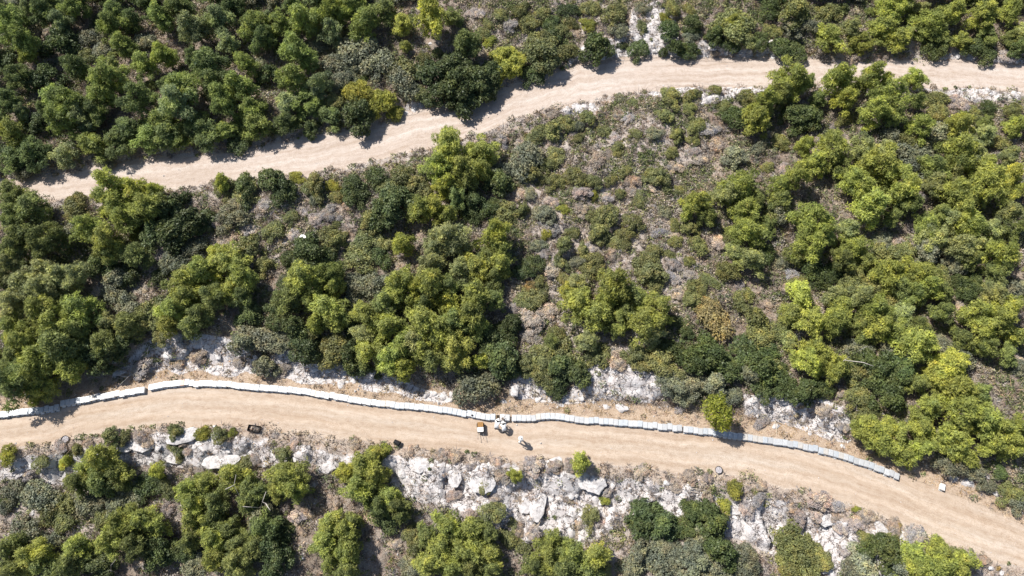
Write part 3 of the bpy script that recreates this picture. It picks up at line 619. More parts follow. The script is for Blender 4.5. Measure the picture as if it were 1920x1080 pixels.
SIZE = lambda w, cuts=(36, 58): 'small' if w < cuts[0] else 'medium-sized' if w < cuts[1] else 'large'
def on_track(x, y):
    a = np.array([x]); lb_, row_, ub_, ut_ = (float(q[0]) for q in edges(a))
    if lb_ - .3 < y < row_ + .3: return 'low', (lb_ - .4 if y < .5 * (lb_ + row_) else row_ + .8)
    if ub_ - .2 < y < ut_ + .2: return 'up', (ub_ - .3 if y < .5 * (ub_ + ut_) else ut_ + .3)
    return None, y
def ground_fit(x, y, r):
    return min(gz(x, y), gz(x + r * .4, y), gz(x - r * .4, y), gz(x, y - r * .4))
def tint_of(k):
    c = TONE[k]; v = math.exp(random.gauss(0, .12)); h = random.gauss(0, .03)
    return (c[0] * v * (1 + h), c[1] * v, c[2] * v * (1 - h * .5), 1)
def plant(kind, px, py, w, label=None, group=None, z_stretch=None, rz=None):
    tree = kind in 'PLWK' and w > 27; ball = kind == 'Y' or (kind in 'PLWK' and not tree)
    ppm = 18.5
    for _ in range(3):
        Wm = w / ppm * (1.06 if tree else 1.02)
        hc = Wm * (.60 if tree else .25 if kind in 'BVR' else .36)
        x, y, z = (float(q) for q in P2(px, py, hc)); ppm = float(px_per_m(x, y, z + hc))
    t, y2 = on_track(x, y)
    if t: y = y2
    utx = float(edges(np.array([x]))[3][0]); beside = tree and y < utx + 3.5 and y > utx - .5
    if beside: y = max(y, utx + .30 * Wm)
    z = ground_fit(x, y, Wm) if tree else gz(x, y) - .05
    a_ = random.uniform(.88, 1.16); sx = Wm * a_ * random.uniform(.96, 1.06); sy = Wm / a_ * random.uniform(.96, 1.06); sz = Wm * (z_stretch or (random.uniform(.82, 1.08) if tree else random.uniform(.45, .7) if kind in 'BV' else random.uniform(.7, 1.0)))
    rz = random.uniform(0, 6.28) if rz is None else rz
    if kind in 'BVR':
        protos, name, cat, grp = (random.choice(DRYS),), 'dry_bush', 'bush', 'dry bushes on the hillside'
        first = f'{SIZE(w)} {WORD[kind]} bush'
        if kind == 'R' and w > 60: protos = (random.choice(SHRUBS)[0],)
    elif tree: protos, name, cat, grp = random.choice(PINES), 'pine_tree', 'pine', 'pines on the hillside'; first = f'{SIZE(w)} {WORD[kind]} tree'
    if tree and kind == 'K': name, cat, grp = 'deep_green_pine', 'tree', 'deep green trees'; first = f'{SIZE(w)} deep green pine tree'  # the deep-toned pines, same needle crowns as the other pines
    elif tree and w < 50: name, cat, grp = 'young_pine', 'pine', 'young pines'; first = f'young {WORD[kind]}'
    if tree: pass
    elif ball: protos, name, cat, grp = (random.choice(BALLS)[0],), 'round_bush', 'bush', 'bright round bushes'; first = f'{SIZE(w)} {"lime green" if kind != "K" else "deep green"} round bush'
    elif kind == 'D' and w > 60: protos, name, cat, grp = random.choice(OAKS), 'evergreen_tree', 'tree', 'dark evergreens'; first = f'{SIZE(w)} dark green dense evergreen'
    else: protos, name, cat, grp = (random.choice(SHRUBS if random.random() < .8 else OAKS)[0],), {'O': 'shrub' if w > 44 else 'low_shrub', 'G': 'grey_shrub', 'D': 'evergreen_shrub'}[kind if kind in 'OGD' else 'O'], 'shrub', 'evergreen shrubs on the hillside'; first = f'{SIZE(w)} {WORD[kind]} shrub'
    lab = label or place_words(px, py, first)
    col = tint_of(kind)
    if tree and px < 720 and py < 330: col = (col[0] * .80, col[1] * .88, col[2] * .92, 1)      # trees left above the upper track get a darker, greener tint
    if px > 1250 and kind in 'PWKOD': col = (col[0] * 1.05, col[1] * 1.05, col[2] * .95, 1)      # the drier right-hand slope is yellower
    if beside: sz *= .72
    if len(protos) == 2:
        root = empty(name, (x, y, z), rz); root.scale = (sx, sy, sz)
        tag(root, lab, cat, group or grp)
        c = link('crown', protos[0], root); c.color = col; link('trunk', protos[1], root)
    else:
        root = link(name, protos[0], None, (x, y, z)); root.scale = (sx, sy, sz); root.rotation_euler = (random.gauss(0, .05), random.gauss(0, .05), rz)
        root.color = col; tag(root, lab, cat, group or grp)
    OCC.append((x, y, Wm / 2, kind)); return root
OCC = []
SPECIAL = {(1345, 592): ('large rusty brown bush with browning foliage on the slope, beside a dark green shrub', 'R'),
           (1553, 107): ('round tan dry bush at the far edge of the upper track', 'B')}
big_first = sorted(items, key=lambda q: -q[3])
for kd, px, py, w in big_first:
    mid_slope = 930 < px < 1340 and 190 < py < 640; lower_bank = py > 840
    if kd in 'BV':
        if lower_bank and random.random() < .42: continue
        if not lower_bank and random.random() < .2: continue
    w *= random.uniform(.95, 1.08) * ((1.0 if px < 1250 else .92) if kd in 'PL' else (.97 if px < 1250 else .82) if kd in 'WK' else .8 if kd in 'BV' else .74 if kd in 'OG' and mid_slope and w < 75 else .84 if kd in 'OG' and w < 66 and py < 330 else 1)
    lab = None
    for (a, b), (t, k2) in SPECIAL.items():
        if abs(px - a) < 12 and abs(py - b) < 12 and kd == k2: lab = t
    plant(kd, px, py, w, lab)
# the small pine that leans out over the hives: its own crown on a leaning stem
def leaning_pine():
    bx, by, bz = (float(q) for q in P2(1343, 822, 0)); r = np.random.default_rng(5)
    by = float(f_row(np.array([bx]))[0]) + .55; bz = gz(bx, by)
    lob = [(-.25, .2, 1.1, .42), (.15, .1, 1.3, .45), (-.55, .5, 1.7, .5), (0., .5, 1.9, .55), (-.9, .8, 2.2, .5), (-.4, .9, 2.4, .6), (.1, .9, 2.3, .45),
           (-1.1, 1.3, 2.6, .45), (-.6, 1.4, 2.9, .5), (-.1, .35, 2.5, .42), (-.9, 1.6, 3., .35), (.35, .4, 1.7, .35), (-.35, 1.7, 3.1, .35)]
    lob = [(a * 1.22, b * 1.25 - .35, c * 1.1 + .8, d * 1.22) for a, b, c, d in lob]
    V, t = lobes_to_leaves(r, lob, 95, .2, .045, 2, .6, -.6, .95, .2)
    root = empty('pine_tree', (bx, by, bz)); tag(root, 'small bright pine leaning over the row of beehives, its shadow across the lids', 'pine', 'pines on the hillside')
    c = link('crown', leaf_mesh('crown', V, t, M_PINE), root); c.color = (.36, .385, .07, 1)
    mb = MB(); ax = [Vector(p) for p in ((0, 0, -.1), (.02, .1, .5), (-.15, .35, 1.2), (-.4, .8, 2.), (-.7, 1.3, 2.8))]; mb.tube(ax, [.09, .08, .06, .045, .02], 8)
    for q in lob: mb.tube([ax[min(3, int(q[2] / .8))], Vector(q[:3])], [.03, .01], 5)
    mb.obj('trunk', M_BARK, root)
leaning_pine()
# closed wood between the trees read off the photograph: fill what is still bare
ox = np.array([(a, b, r_) for a, b, r_, k in OCC]); fr = np.random.default_rng(12); added = 0
for _ in range(2600):
    x, y = fr.uniform(-66, 66), fr.uniform(0, 74)
    if poly_mask(DENSE, np.array([x]), np.array([y]), .5)[0] < .5 or on_track(x, y)[0] or on_track(x, y - 2.6)[0] or on_track(x, y - 1.3)[0] or on_track(x, y + 1.)[0] or rock_mask(np.array([x]), np.array([y]))[0] > .2: continue
    if (y < 45 and x > -10) or (y < 40 and fr.random() < .5): continue
    d = np.hypot(ox[:, 0] - x, ox[:, 1] - y) - ox[:, 2] * .72
    if d.min() < .45: continue
    s = float(px_per_m(x, y, 5)); Z = gz(x, y) + .8; dz = (CAM_H - Z) * ct + y * st; px = 960 + x / dz * F; py = 540 - ((y * ct - (CAM_H - Z) * st) / dz) * F
    plant(fr.choice(list('KDGKW')), px, py, min(60, max(26, d.min() * 2.6 * s)), None); ox = np.vstack([ox, (x, y, OCC[-1][2])]); added += 1
print('filled', added)

# a few more plants just past the frame edges so that the slope goes on
rr = random.Random(3)
for _ in range(110):
    e = rr.choice('lrtb'); q = rr.random()
    px, py = {'l': (rr.uniform(-190, -40), q * 1080), 'r': (rr.uniform(1960, 2100), q * 1080), 't': (q * 1920, rr.uniform(-100, -40)), 'b': (q * 1920, rr.uniform(1120, 1230))}[e]
    plant(rr.choice('PPKDOG'), px, py, rr.uniform(40, 75), None)

# ---------------------------------------------------------------- low scrub, dead twigs, grass and rubble nobody could count
def stuff_mask(x, y):
    lb_, row_, ub_, ut_ = edges(x)
    low_ = (y > lb_ + .1) & (y < row_ + .5); up_ = (y > ub_ + .1) & (y < ut_ - .1)
    occ = np.zeros(x.shape, bool)
    return low_ | up_, lb_, row_, ub_, ut_
def near_tree(x, y, f=.42):
    m = np.zeros(x.shape, bool)
    for a, b, r_, k in OCC:
        if k in 'PLWKD': m |= (x - a) ** 2 + (y - b) ** 2 < (r_ * f) ** 2
    return m
def scatter(n, seed):
    r = np.random.default_rng(seed); n = int(n * 1.28); x = r.uniform(-72, 72, n); y = r.uniform(-7, 75, n)
    k = np.abs(x) < (66 * ct + y * st) * .77 + 9
    return r, x[k], y[k]
def tuft_field(name, label, n, seed, prob, R0, per, tri, palette, mode, material):
    r, x, y = scatter(n, seed); on, lb_, row_, ub_, ut_ = stuff_mask(x, y); keep = ~on & (r.random(len(x)) < prob(x, y, lb_, row_, ub_, ut_)) & ~near_tree(x, y)
    x, y = x[keep], y[keep]; z = height(x, y)[0]; m = len(x); s = R0 * np.exp(r.normal(0, .35, m))
    D = rand_dirs(r, m * per, .0); S = s.repeat(per)[:, None]; C = np.stack([x, y, z], -1).repeat(per, 0)
    if mode == 'dome': P = C + D * S * np.array([1, 1, .7]) * r.uniform(.7, 1.15, (m * per, 1)); V = tufts(r, P, D, tri[0], tri[1], 1, .9, .6)
    else: P = C + D * S * .25; L = tufts(r, P, D + np.array([0, 0, .3]), 1., 0., 1, .2); V = None
    if V is None:
        Dn = D / np.linalg.norm(D, axis=1)[:, None]; side = np.cross(Dn, r.normal(0, 1, Dn.shape)); side /= np.linalg.norm(side, axis=1)[:, None]
        V = np.stack([P - side * tri[1], P + side * tri[1], P + (Dn + r.normal(0, .15, Dn.shape)) * S * r.uniform(.6, 1.3, (m * per, 1))], 1).reshape(-1, 3)
    pal = np.array(palette); ci = np.minimum((fbm(x, y, 3., seed % 4, 2) * 1.6 - .3 + r.normal(0, .22, m)).clip(0, .999) * len(pal), len(pal) - 1).astype(int)
    c = pal[ci] * np.exp(r.normal(0, .14, (m, 1))); hue = np.concatenate([c, np.ones((m, 1))], 1).repeat(per * 3, 0)
    t = np.clip(r.normal(.5, .22, m * per), 0, 1).repeat(3)
    return tag(link(name, leaf_mesh(name, V, t, material, hue)), label, kind='stuff')
def p_green(x, y, lb_, row_, ub_, ut_):
    rk = rock_mask(x, y); verge_ = (y > row_) & (y < row_ + 2.6); edge_ = ((lb_ - y > 0) & (lb_ - y < 1.0)) | ((y < ub_) & (ub_ - y < .8)) | ((y > ut_) & (y - ut_ < .5))
    p = .3 + .7 * ss((fbm(x, y, 2.6, 2) - .40) * 6); p = np.where(y < lb_, p * .35, p)
    return np.where(verge_ | edge_, .02, p * (1 - .93 * rk))
def p_dry(x, y, lb_, row_, ub_, ut_):
    rk = rock_mask(x, y); verge_ = (y > row_) & (y < row_ + 2.2); edge_ = ((lb_ - y > 0) & (lb_ - y < .35))
    p = .5 + .5 * ss((fbm(x, y, 2.2, 4) - .4) * 5)
    return np.where(verge_, .12, np.where(edge_, .25, p * (1 - .45 * rk)))
def p_grass(x, y, lb_, row_, ub_, ut_):
    v = ss((y - row_ - .3) / .5) * ss((row_ + 3.4 - y) / 1.5) * (y > row_); u = ((lb_ - y > -.1) & (lb_ - y < 1.3)) * .45
    w = (((y > ut_) & (y - ut_ < 1)) | ((y < ub_) & (ub_ - y < 1.2))) * .35
    return np.clip(v + u + w, 0, 1) * (.25 + .75 * ss((fbm(x, y, 1.2, 1) - .4) * 6))
tuft_field('low_scrub', 'low green and olive scrub covering the open slope', 92000, 31, p_green, .30, 32, (.15, .062),
           [(.15, .18, .07), (.21, .235, .095), (.26, .26, .13), (.35, .30, .20), (.21, .235, .12), (.42, .36, .28), (.37, .30, .22), (.29, .30, .12), (.44, .385, .33)], 'dome', M_SCRUB)
tuft_field('dead_scrub', 'grey-brown dead scrub and twigs between the bushes', 80000, 32, p_dry, .34, 12, (.3, .03),
           [(.30, .25, .225), (.42, .355, .31), (.48, .40, .335), (.40, .29, .22), (.52, .47, .43), (.38, .33, .31), (.22, .18, .16)], 'spike', M_SCRUB)
tuft_field('dry_grass', 'straw-coloured dry grass along the track verges', 110000, 33, p_grass, .24, 8, (.2, .018),
           [(.50, .36, .20), (.58, .44, .27), (.42, .29, .17), (.60, .49, .33)], 'spike', M_SCRUB)
# ---------------------------------------------------------------- rocks
def rock_mesh(seed, flat=.6, sub=2, elong=1.):
    import bmesh
    r = np.random.default_rng(seed); bm = bmesh.new(); bmesh.ops.create_icosphere(bm, subdivisions=sub, radius=1)
    nn = r.normal(0, 1, (11, 3)); nn /= np.linalg.norm(nn, axis=1)[:, None]; pp = r.uniform(.62, .95, 11)
    for v in bm.verts:
        d = np.array(v.co); dot = nn @ d; k = min([p / q for p, q in zip(pp, dot) if q > .15] + [1.15])
        k *= 1 + .07 * math.sin(d[0] * 9 + seed) * math.cos(d[1] * 8) + r.normal(0, .035)
        v.co = Vector((d[0] * k * elong * .5, d[1] * k * .5, d[2] * k * .5 * flat))
    me = bpy.data.meshes.new('rock'); bm.to_mesh(me); bm.free(); me.materials.append(M_STONE); return me
ROCKS = [rock_mesh(200 + i, random.uniform(.45, .75), 2, random.uniform(1., 1.5)) for i in range(10)]
SLABS = [rock_mesh(230 + i, random.uniform(.22, .34), 3, random.uniform(1., 1.35)) for i in range(5)]
def rock(px, py, w, h=None, ang=0., label=None, slab=False, name='boulder', tilt=.08):
    x, y, z = (float(q) for q in P2(px, py, .1)); s = float(px_per_m(x, y, z)); Wm = w / s; Hm = (h or w * .8) / s
    o = link(name, random.choice(SLABS if slab else ROCKS), None, (x, y, gz(x, y) - Wm * (.0 if slab else .02))); o.rotation_euler = (random.gauss(0, tilt), random.gauss(0, tilt), R(ang) + (0 if h else random.uniform(0, 6.3)))
    k = Wm / (1.2 if not slab else 1.15); o.scale = (k, Hm, min(k, Hm) * random.uniform(.7, 1.))
    lab = label or place_words(px, py, f'{"broad flat pale" if slab else SIZE(w, (13, 22)) + " pale"} limestone {"ledge" if slab else "boulder"}')
    return tag(o, lab, 'rock', 'limestone boulders beside the tracks')
for q in [(787, 872, 54, 30, 5, 'round flat pale ledge with a worn rim, below the lower track'), (1112, 900, 62, 50, 20, 'largest pale limestone ledge, cracked, below the lower track'),
          (985, 925, 34, 66, -8, 'tall narrow pale ledge left of the largest ledge'), (1006, 945, 28, 60, -10, 'upright pale slab standing beside the tall narrow ledge'),
          (268, 834, 60, 26, 8, None), (222, 838, 44, 18, -5, None), (340, 820, 66, 26, 14, None), (340, 858, 70, 22, 4, None), (420, 865, 60, 26, 10, None), (470, 850, 56, 30, 20, None),
          (850, 890, 26, 44, 4, None), (905, 905, 44, 40, 0, None), (1555, 972, 46, 30, 10, None), (1650, 985, 50, 28, -25, None), (60, 868, 60, 20, 6, None), (20, 885, 50, 20, 0, None), (1700, 1005, 44, 22, -20, None),
          (1590, 1022, 24, 22, 0, None), (1040, 870, 44, 30, 0, None), (1380, 950, 40, 26, 10, None), (740, 905, 60, 34, 12, None), (610, 878, 30, 20, 0, None)]:
    rock(*q[:5], q[5], slab=True, name='ledge', tilt=.05)
for q in [(1136, 762, 15), (1166, 765, 27), (1455, 799, 16), (1420, 780, 9), (228, 697, 18), (215, 676, 12), (320, 668, 24), (334, 690, 22), (370, 655, 18), (520, 700, 16), (600, 715, 14), (645, 700, 18), (662, 712, 16), (640, 720, 20),
          (655, 690, 15), (700, 705, 18), (712, 716, 16), (725, 722, 14), (735, 726, 22), (800, 740, 18), (812, 738, 16), (830, 742, 18), (846, 740, 12), (945, 752, 14), (965, 735, 22), (975, 722, 20), (1000, 735, 20), (1010, 748, 16), (1022, 730, 22),
          (1060, 745, 16), (1050, 758, 12), (1090, 745, 18), (1185, 655, 18), (1012, 644, 12), (560, 690, 16), (575, 676, 14), (590, 690, 18), (606, 682, 16), (620, 692, 14), (480, 668, 16), (462, 690, 18), (440, 700, 14), (410, 668, 16), (400, 690, 12),
          (605, 712, 13), (500, 676, 12), (540, 676, 16), (1790, 897, 20), (1816, 904, 26), (1850, 890, 18), (1840, 915, 14), (1870, 925, 18), (1893, 935, 14), (1520, 812, 10), (1580, 836, 12), (1540, 775, 14), (1560, 800, 12), (1500, 770, 12),
          (1466, 752, 18), (1442, 757, 16), (1410, 752, 16), (590, 373, 14), (604, 383, 14), (533, 455, 12), (537, 440, 9), (960, 635, 8), (1110, 100, 14), (1130, 108, 12), (1160, 92, 14), (1180, 102, 12), (1200, 85, 14), (1215, 60, 16), (1230, 95, 14),
          (1335, 95, 16), (1360, 98, 14), (1390, 99, 16), (1420, 101, 14), (1450, 104, 16), (1070, 85, 9), (1795, 104, 14), (1905, 115, 12), (1080, 200, 24), (1110, 196, 18), (1065, 207, 14), (775, 203, 18), (790, 198, 12), (760, 210, 10),
          (807, 80, 10), (1860, 176, 16), (1800, 176, 12), (1900, 180, 16), (1835, 185, 12), (1296, 476, 10), (1290, 480, 8), (1400, 556, 9), (1380, 560, 8), (1780, 855, 9), (1455, 560, 12), (620, 870, 18), (600, 885, 16), (590, 905, 18),
          (578, 840, 12), (650, 855, 14), (694, 852, 10), (690, 870, 16), (755, 890, 18), (780, 905, 20), (820, 870, 14), (870, 880, 18), (890, 920, 16), (925, 930, 18), (930, 890, 14), (945, 955, 14), (952, 985, 12), (960, 905, 16), (1030, 935, 18),
          (1050, 905, 16), (1070, 930, 14), (1130, 940, 18), (1150, 910, 14), (1165, 930, 16), (1060, 975, 18), (1090, 965, 14), (1200, 905, 14), (1215, 935, 26), (1240, 955, 14), (1250, 905, 14), (1280, 930, 16), (1300, 925, 10), (1310, 928, 14), (1190, 975, 20),
          (1220, 1010, 24), (1190, 1000, 14), (1430, 930, 12), (1480, 950, 14), (1530, 960, 16), (1590, 990, 14), (1600, 1010, 18), (1640, 1000, 14), (1680, 990, 16), (1720, 1020, 18), (1750, 1035, 12), (1860, 1065, 14), (1880, 1072, 12), (1560, 1060, 16), (1545, 1070, 18),
          (10, 860, 14), (40, 890, 16), (80, 880, 16), (110, 860, 12), (120, 890, 14), (60, 905, 12), (90, 905, 14), (150, 850, 14), (190, 931, 22), (300, 840, 14), (380, 850, 16), (400, 875, 14), (450, 880, 16), (500, 870, 18), (530, 850, 14), (555, 862, 12), (430, 845, 14),
          (370, 838, 14), (490, 845, 12), (540, 885, 16), (60, 960, 12), (10, 1010, 16), (240, 990, 10), (1290, 955, 8), (1265, 985, 10)]:
    rock(*q)
# rubble: far too many small stones to count
def rubble():
    r, x, y = scatter(60000, 51); on, lb_, row_, ub_, ut_ = stuff_mask(x, y); rk = rock_mask(x, y)
    p = rk * .34 + .05 + .35 * ((y > row_ + .6) & (y < row_ + 3.5)) * (fbm(x, y, 2, 3) > .5)
    keep = ((~on) & (r.random(len(x)) < p)) | (on & (r.random(len(x)) < .09)); x, y = x[keep], y[keep]; m = len(x); z = height(x, y)[0]
    s = .05 * np.exp(r.normal(0, .5, m)) * (1 + .9 * rk[keep]); s = np.where(on[keep], s * .6, s).clip(.02, .28)
    O = np.array([(1, 0, 0), (0, 1, 0), (-1, 0, 0), (0, -1, 0), (0, 0, 1), (0, 0, -1)], float)[None].repeat(m, 0) * r.uniform(.6, 1.3, (m, 6, 1)) * s[:, None, None]
    a = r.uniform(0, 6.28, m); c, q = np.cos(a)[:, None], np.sin(a)[:, None]; O[..., 2] *= .75
    X = O[..., 0] * c - O[..., 1] * q; Y = O[..., 0] * q + O[..., 1] * c
    V = np.stack([X + x[:, None], Y + y[:, None], O[..., 2] + z[:, None] + s[:, None] * .2], -1).reshape(-1, 3)
    f = np.array([(0, 1, 4), (1, 2, 4), (2, 3, 4), (3, 0, 4), (1, 0, 5), (2, 1, 5), (3, 2, 5), (0, 3, 5)]); Fc = (f[None] + 6 * np.arange(m)[:, None, None]).reshape(-1, 3)
    tag(link('rubble', mesh_np('rubble', V, Fc, M_STONE)), 'loose pale stones scattered over the banks', kind='stuff')
rubble()

# ---------------------------------------------------------------- beehives
LH = .44
hb = MB(); hb.box((0, 0, .16), (.40, .54, .24)); HB = hb.mesh('hive_body', M_HIVE)
hl = MB(); hl.box((0, 0, 0), (.461, .61, .09), bev=.012); hl.box((0, 0, .052), (.37, .54, .016), bev=.006); HLID = hl.mesh('lid', M_LID)
ep = MB(); ep.box((0, -.31, .05), (.34, .09, .02), bev=.004); EP = ep.mesh('entrance_board', M_HIVE)
fe = MB(); fe.box((0, .2, .02), (.36, .05, .04), bev=.004); fe.box((0, -.2, .02), (.36, .05, .04), bev=.004); FE = fe.mesh('stand', M_BARK)
SEG_WORD = ['beehive left of the narrow break near the left frame edge', 'beehive between the narrow break and the wide gap', 'beehive right of the wide gap', 'beehive in the short run beside the pulled-out hive',
            'beehive right of the pulled-out hive', 'beehive right of the slot by the beekeepers', 'beehive right of the break towards the row end']
def ordinal(n):
    one = ['', 'first', 'second', 'third', 'fourth', 'fifth', 'sixth', 'seventh', 'eighth', 'ninth', 'tenth', 'eleventh', 'twelfth', 'thirteenth', 'fourteenth', 'fifteenth', 'sixteenth', 'seventeenth', 'eighteenth', 'nineteenth']
    if n < 20: return one[n]
    t, u = divmod(n, 10); tens = ['', '', 'twent', 'thirt', 'fort', 'fift', 'sixt', 'sevent', 'eight', 'ninet']
    return (tens[t] + 'ieth') if u == 0 else tens[t] + ('ty-' if True else '') + one[u]
HIVES = []
def hive(x, y, rz, label, tone=None, lid=True, h=1.):
    z = gz(x, y); o = empty('beehive', (x, y, z), rz); tag(o, label, 'beehive', 'beehives in a row along the track')
    v = random.uniform(.80, 1.0); blue = random.random()
    wc = (.78 * v, .78 * v, .77 * v, 1)
    b = link('hive_body', HB, o); b.color = wc; e = link('entrance_board', EP, o); e.color = wc; link('stand', FE, o)
    if lid:
        l = link('lid', HLID, o); l.location = (random.gauss(0, .006), random.gauss(0, .022), .325 + random.uniform(-.012, .012)); l.rotation_euler = (0, random.gauss(0, .006), random.gauss(0, .012))
        l.color = tone or ((.60 * v, .61 * v, .62 * v, 1) if blue < .6 else (.50, .53, .56, 1) if blue < .9 else (.56, .53, .49, 1))
    HIVES.append((x, y)); return o
def runs():
    for si, seg in enumerate(HIVE_SEGS):
        a = np.array(seg, float); X, Y = at_z(a[:, 0], a[:, 1], .34); s = np.concatenate([[0], np.cumsum(np.hypot(np.diff(X), np.diff(Y)))])
        L = s[-1]; n = max(1, int(round(L / .474))); ctr = (np.arange(n) + .5) * L / n
        for i, c in enumerate(ctr):
            x, y = np.interp(c, s, X), np.interp(c, s, Y); x2, y2 = np.interp(min(c + .4, L), s, X), np.interp(min(c + .4, L), s, Y); x1, y1 = np.interp(max(c - .4, 0), s, X), np.interp(max(c - .4, 0), s, Y)
            yield si, i, n, x, y, math.atan2(y2 - y1, x2 - x1)
OPEN_AT = at_z(936, 782, .3)
for si, i, n, x, y, a in runs():
    sx = x * 0
    if math.hypot(x - OPEN_AT[0], y - OPEN_AT[1]) < .24:
        o = hive(x, y, a, 'opened white beehive without its lid in front of the beekeepers', lid=False)
        m = MB(); m.box((0, 0, .287), (.35, .49, .012)); m.obj('opening_shade', plain('hive interior shade', (.02, .015, .01), .9), o)  # near-black plate on the solid body: painted shade of the open hive
        for k in (0, 1, 6):
            m = MB(); m.box((-.135 + k * .045, 0, .3), (.022, .46, .016), bev=.003); m.obj('frame_bar', plain('waxed wood', (.33, .2, .09)) if k == 0 else bpy.data.materials['waxed wood'], o)
        continue
    lab = f'{ordinal(i + 1)} white {SEG_WORD[si]}'
    hive(x + random.gauss(0, .01) * math.sin(a), y + random.gauss(0, .022), a + random.gauss(0, .018), lab)
x, y = at_z(341.8, 718.2, .3); hive(float(x), float(y), R(8), 'beehive with a pinkish brown lid set between white-lidded hives', (.50, .36, .31, 1))
x, y = at_z(368.2, 720.6, .34); hive(float(x), float(y), R(1), 'white beehive pulled forward out of the row', (.82, .8, .76, 1))
x, y = at_z(1767, 913, .3); hive(float(x), float(y), R(-24), 'single white beehive standing apart beyond the right end of the row', (.82, .79, .76, 1))

# ---------------------------------------------------------------- things on the track
def ground_thing(name, px, py, rz, label, cat, h=0.):
    x, y, z = (float(q) for q in P2(px, py, h)); o = empty(name, (x, y, gz(x, y) + .005), rz); tag(o, label, cat); return o
M_BLACK = plain('black plastic', (.012, .012, .014), .45); M_RUST = plain('rusty sheet', (.16, .07, .04), .8); M_STEEL = plain('dull steel', (.25, .25, .26), .45, .7)
M_ORANGE = plain('orange painted wood', (.50, .27, .09), .6); M_WHITE = plain('white painted wood', (.78, .77, .75), .6, 0, .08); M_WOOD = plain('grey weathered wood', (.33, .25, .18), .85)
M_CHAR = plain('charred black metal', (.016, .013, .012), .7); M_RUBBER = plain('black rubber', (.02, .02, .02), .8); M_WATER = plain('murky pale water with pebbles', (.42, .39, .40), .15, 0, .5, 9); M_GLOVE = plain('tan leather gloves', (.42, .27, .14), .7)
# black trough with charred sticks
t = ground_thing('trough', 477, 804, R(-8), 'open black metal trough half full of pale sticks, below the track edge', 'trough', .1)
m = MB()
for c, d in (((0, 0, .02), (1.16, .6, .03)), ((0, .29, .16), (1.2, .025, .3)), ((0, -.29, .16), (1.2, .025, .3)), ((.59, 0, .16), (.025, .555, .3)), ((-.59, 0, .16), (.025, .555, .3))): m.box(c, d, bev=.004)
m.obj('tub', M_CHAR, t)
m = MB()
for sx in (-.45, .45):
    for sy in (-.2, .2): m.box((sx, sy, -.01), (.05, .05, .05), bev=.004)
m.obj('feet', M_CHAR, t)
for k in range(16):
    m = MB(); a = random.uniform(0, 3.14); cx, cy, l = random.uniform(-.36, .36), random.uniform(-.14, .14), random.uniform(.1, .2)
    m.tube([(cx - math.cos(a) * l, cy - math.sin(a) * l * .6, .08 + .04 * (k % 3)), (cx + math.cos(a) * l, cy + math.sin(a) * l * .6, .1 + .05 * (k % 3))], [.025, .018], 6)
    st_ = m.obj('stick', [M_DEAD, M_RUST, M_WOOD][k % 3 if k % 4 else 0])
    st_.location = t.matrix_basis @ Vector((0, 0, 0)); st_.rotation_euler = t.rotation_euler
    tag(st_, place_words(477 + 10 * cx, 804 - 10 * cy, 'broken stick lying in the black trough') if False else 'pale broken stick lying among others in the black trough', 'stick', 'sticks in the trough')
# round bee waterers
def basin(px, py, label, tilt):
    b = ground_thing('water_basin', px, py, 0, label, 'basin'); b.rotation_euler = (tilt, 0, .4)
    m = MB(); m.lathe([(.001, .02), (.24, .02), (.30, .05), (.33, .16), (.345, .18), (.36, .17), (.345, .14), (.32, .02), (.26, -.03), (.001, -.03)], 26); m.obj('bowl', M_RUBBER, b, smooth=True)
    m = MB(); m.lathe([(.001, .12), (.31, .12), (.31, .11)], 26); m.obj('water', M_WATER, b)
    for k in range(9):
        a = k * 2.4; r_ = .08 * math.sqrt(k); s_ = link('pebble', ROCKS[k % 10], b, (r_ * math.cos(a), r_ * math.sin(a), .125)); s_.scale = (.09, .08, .07)
basin(123.5, 823.5, 'black round water basin with pale stones, left on the track edge', .22)
basin(1347, 881.5, 'black round water basin with pale stones, right of the lone beekeeper', .05)
# black bucket lying on its side
b = ground_thing('bucket', 745, 831, R(152), 'black bucket lying on its side at the track edge', 'bucket')
b.rotation_euler = (R(90), 0, R(62)); b.location.z += .24
m = MB(); m.lathe([(.001, -.3), (.2, -.3), (.21, -.29), (.26, .3), (.28, .31), (.28, .28), (.265, .28)], 24); m.lathe([(.255, .3), (.2, -.28), (.001, -.28)], 24); m.obj('pail', M_BLACK, b, smooth=True)
m = MB(); m.tube([(.27 * math.cos(q), .27 * math.sin(q) * .5 , .3 + .16 * math.sin(q)) for q in [i * math.pi / 12 for i in range(13)]], .008, 6); m.obj('handle', M_STEEL, b)
# handcart with an orange crate and a white hive box on it
c = ground_thing('handcart', 901, 803.5, R(3), 'flat two-handled handcart standing on the track, loaded with two boxes', 'handcart', .35)
m = MB(); m.box((0, .08, .36), (.62, 1.0, .03), bev=.006); m.obj('platform', M_BLACK, c)
m = MB()
for s in (-1, 1): m.tube([(s * .24, .55, .33), (s * .24, -.45, .33), (s * .27, -.75, .48), (s * .27, -1.05, .52)], .018, 8)
m.tube([(-.24, .5, .32), (.24, .5, .32)], .016, 6); m.obj('handle_frame', M_STEEL, c, smooth=True)
for s in (-1, 1):
    m = MB(); m.tube([(s * .27, -.95, .508), (s * .27, -1.09, .525)], .026, 8); m.obj('grip', M_RUST, c, smooth=True)
    m = MB(); m.tube([(s * .22, -.36, .33), (s * .24, -.42, .0)], .016, 6); m.obj('leg', M_STEEL, c)
w_ = MB(); w_.lathe([(.13, -.03), (.17, -.035), (.185, 0), (.17, .035), (.13, .03)], 20)
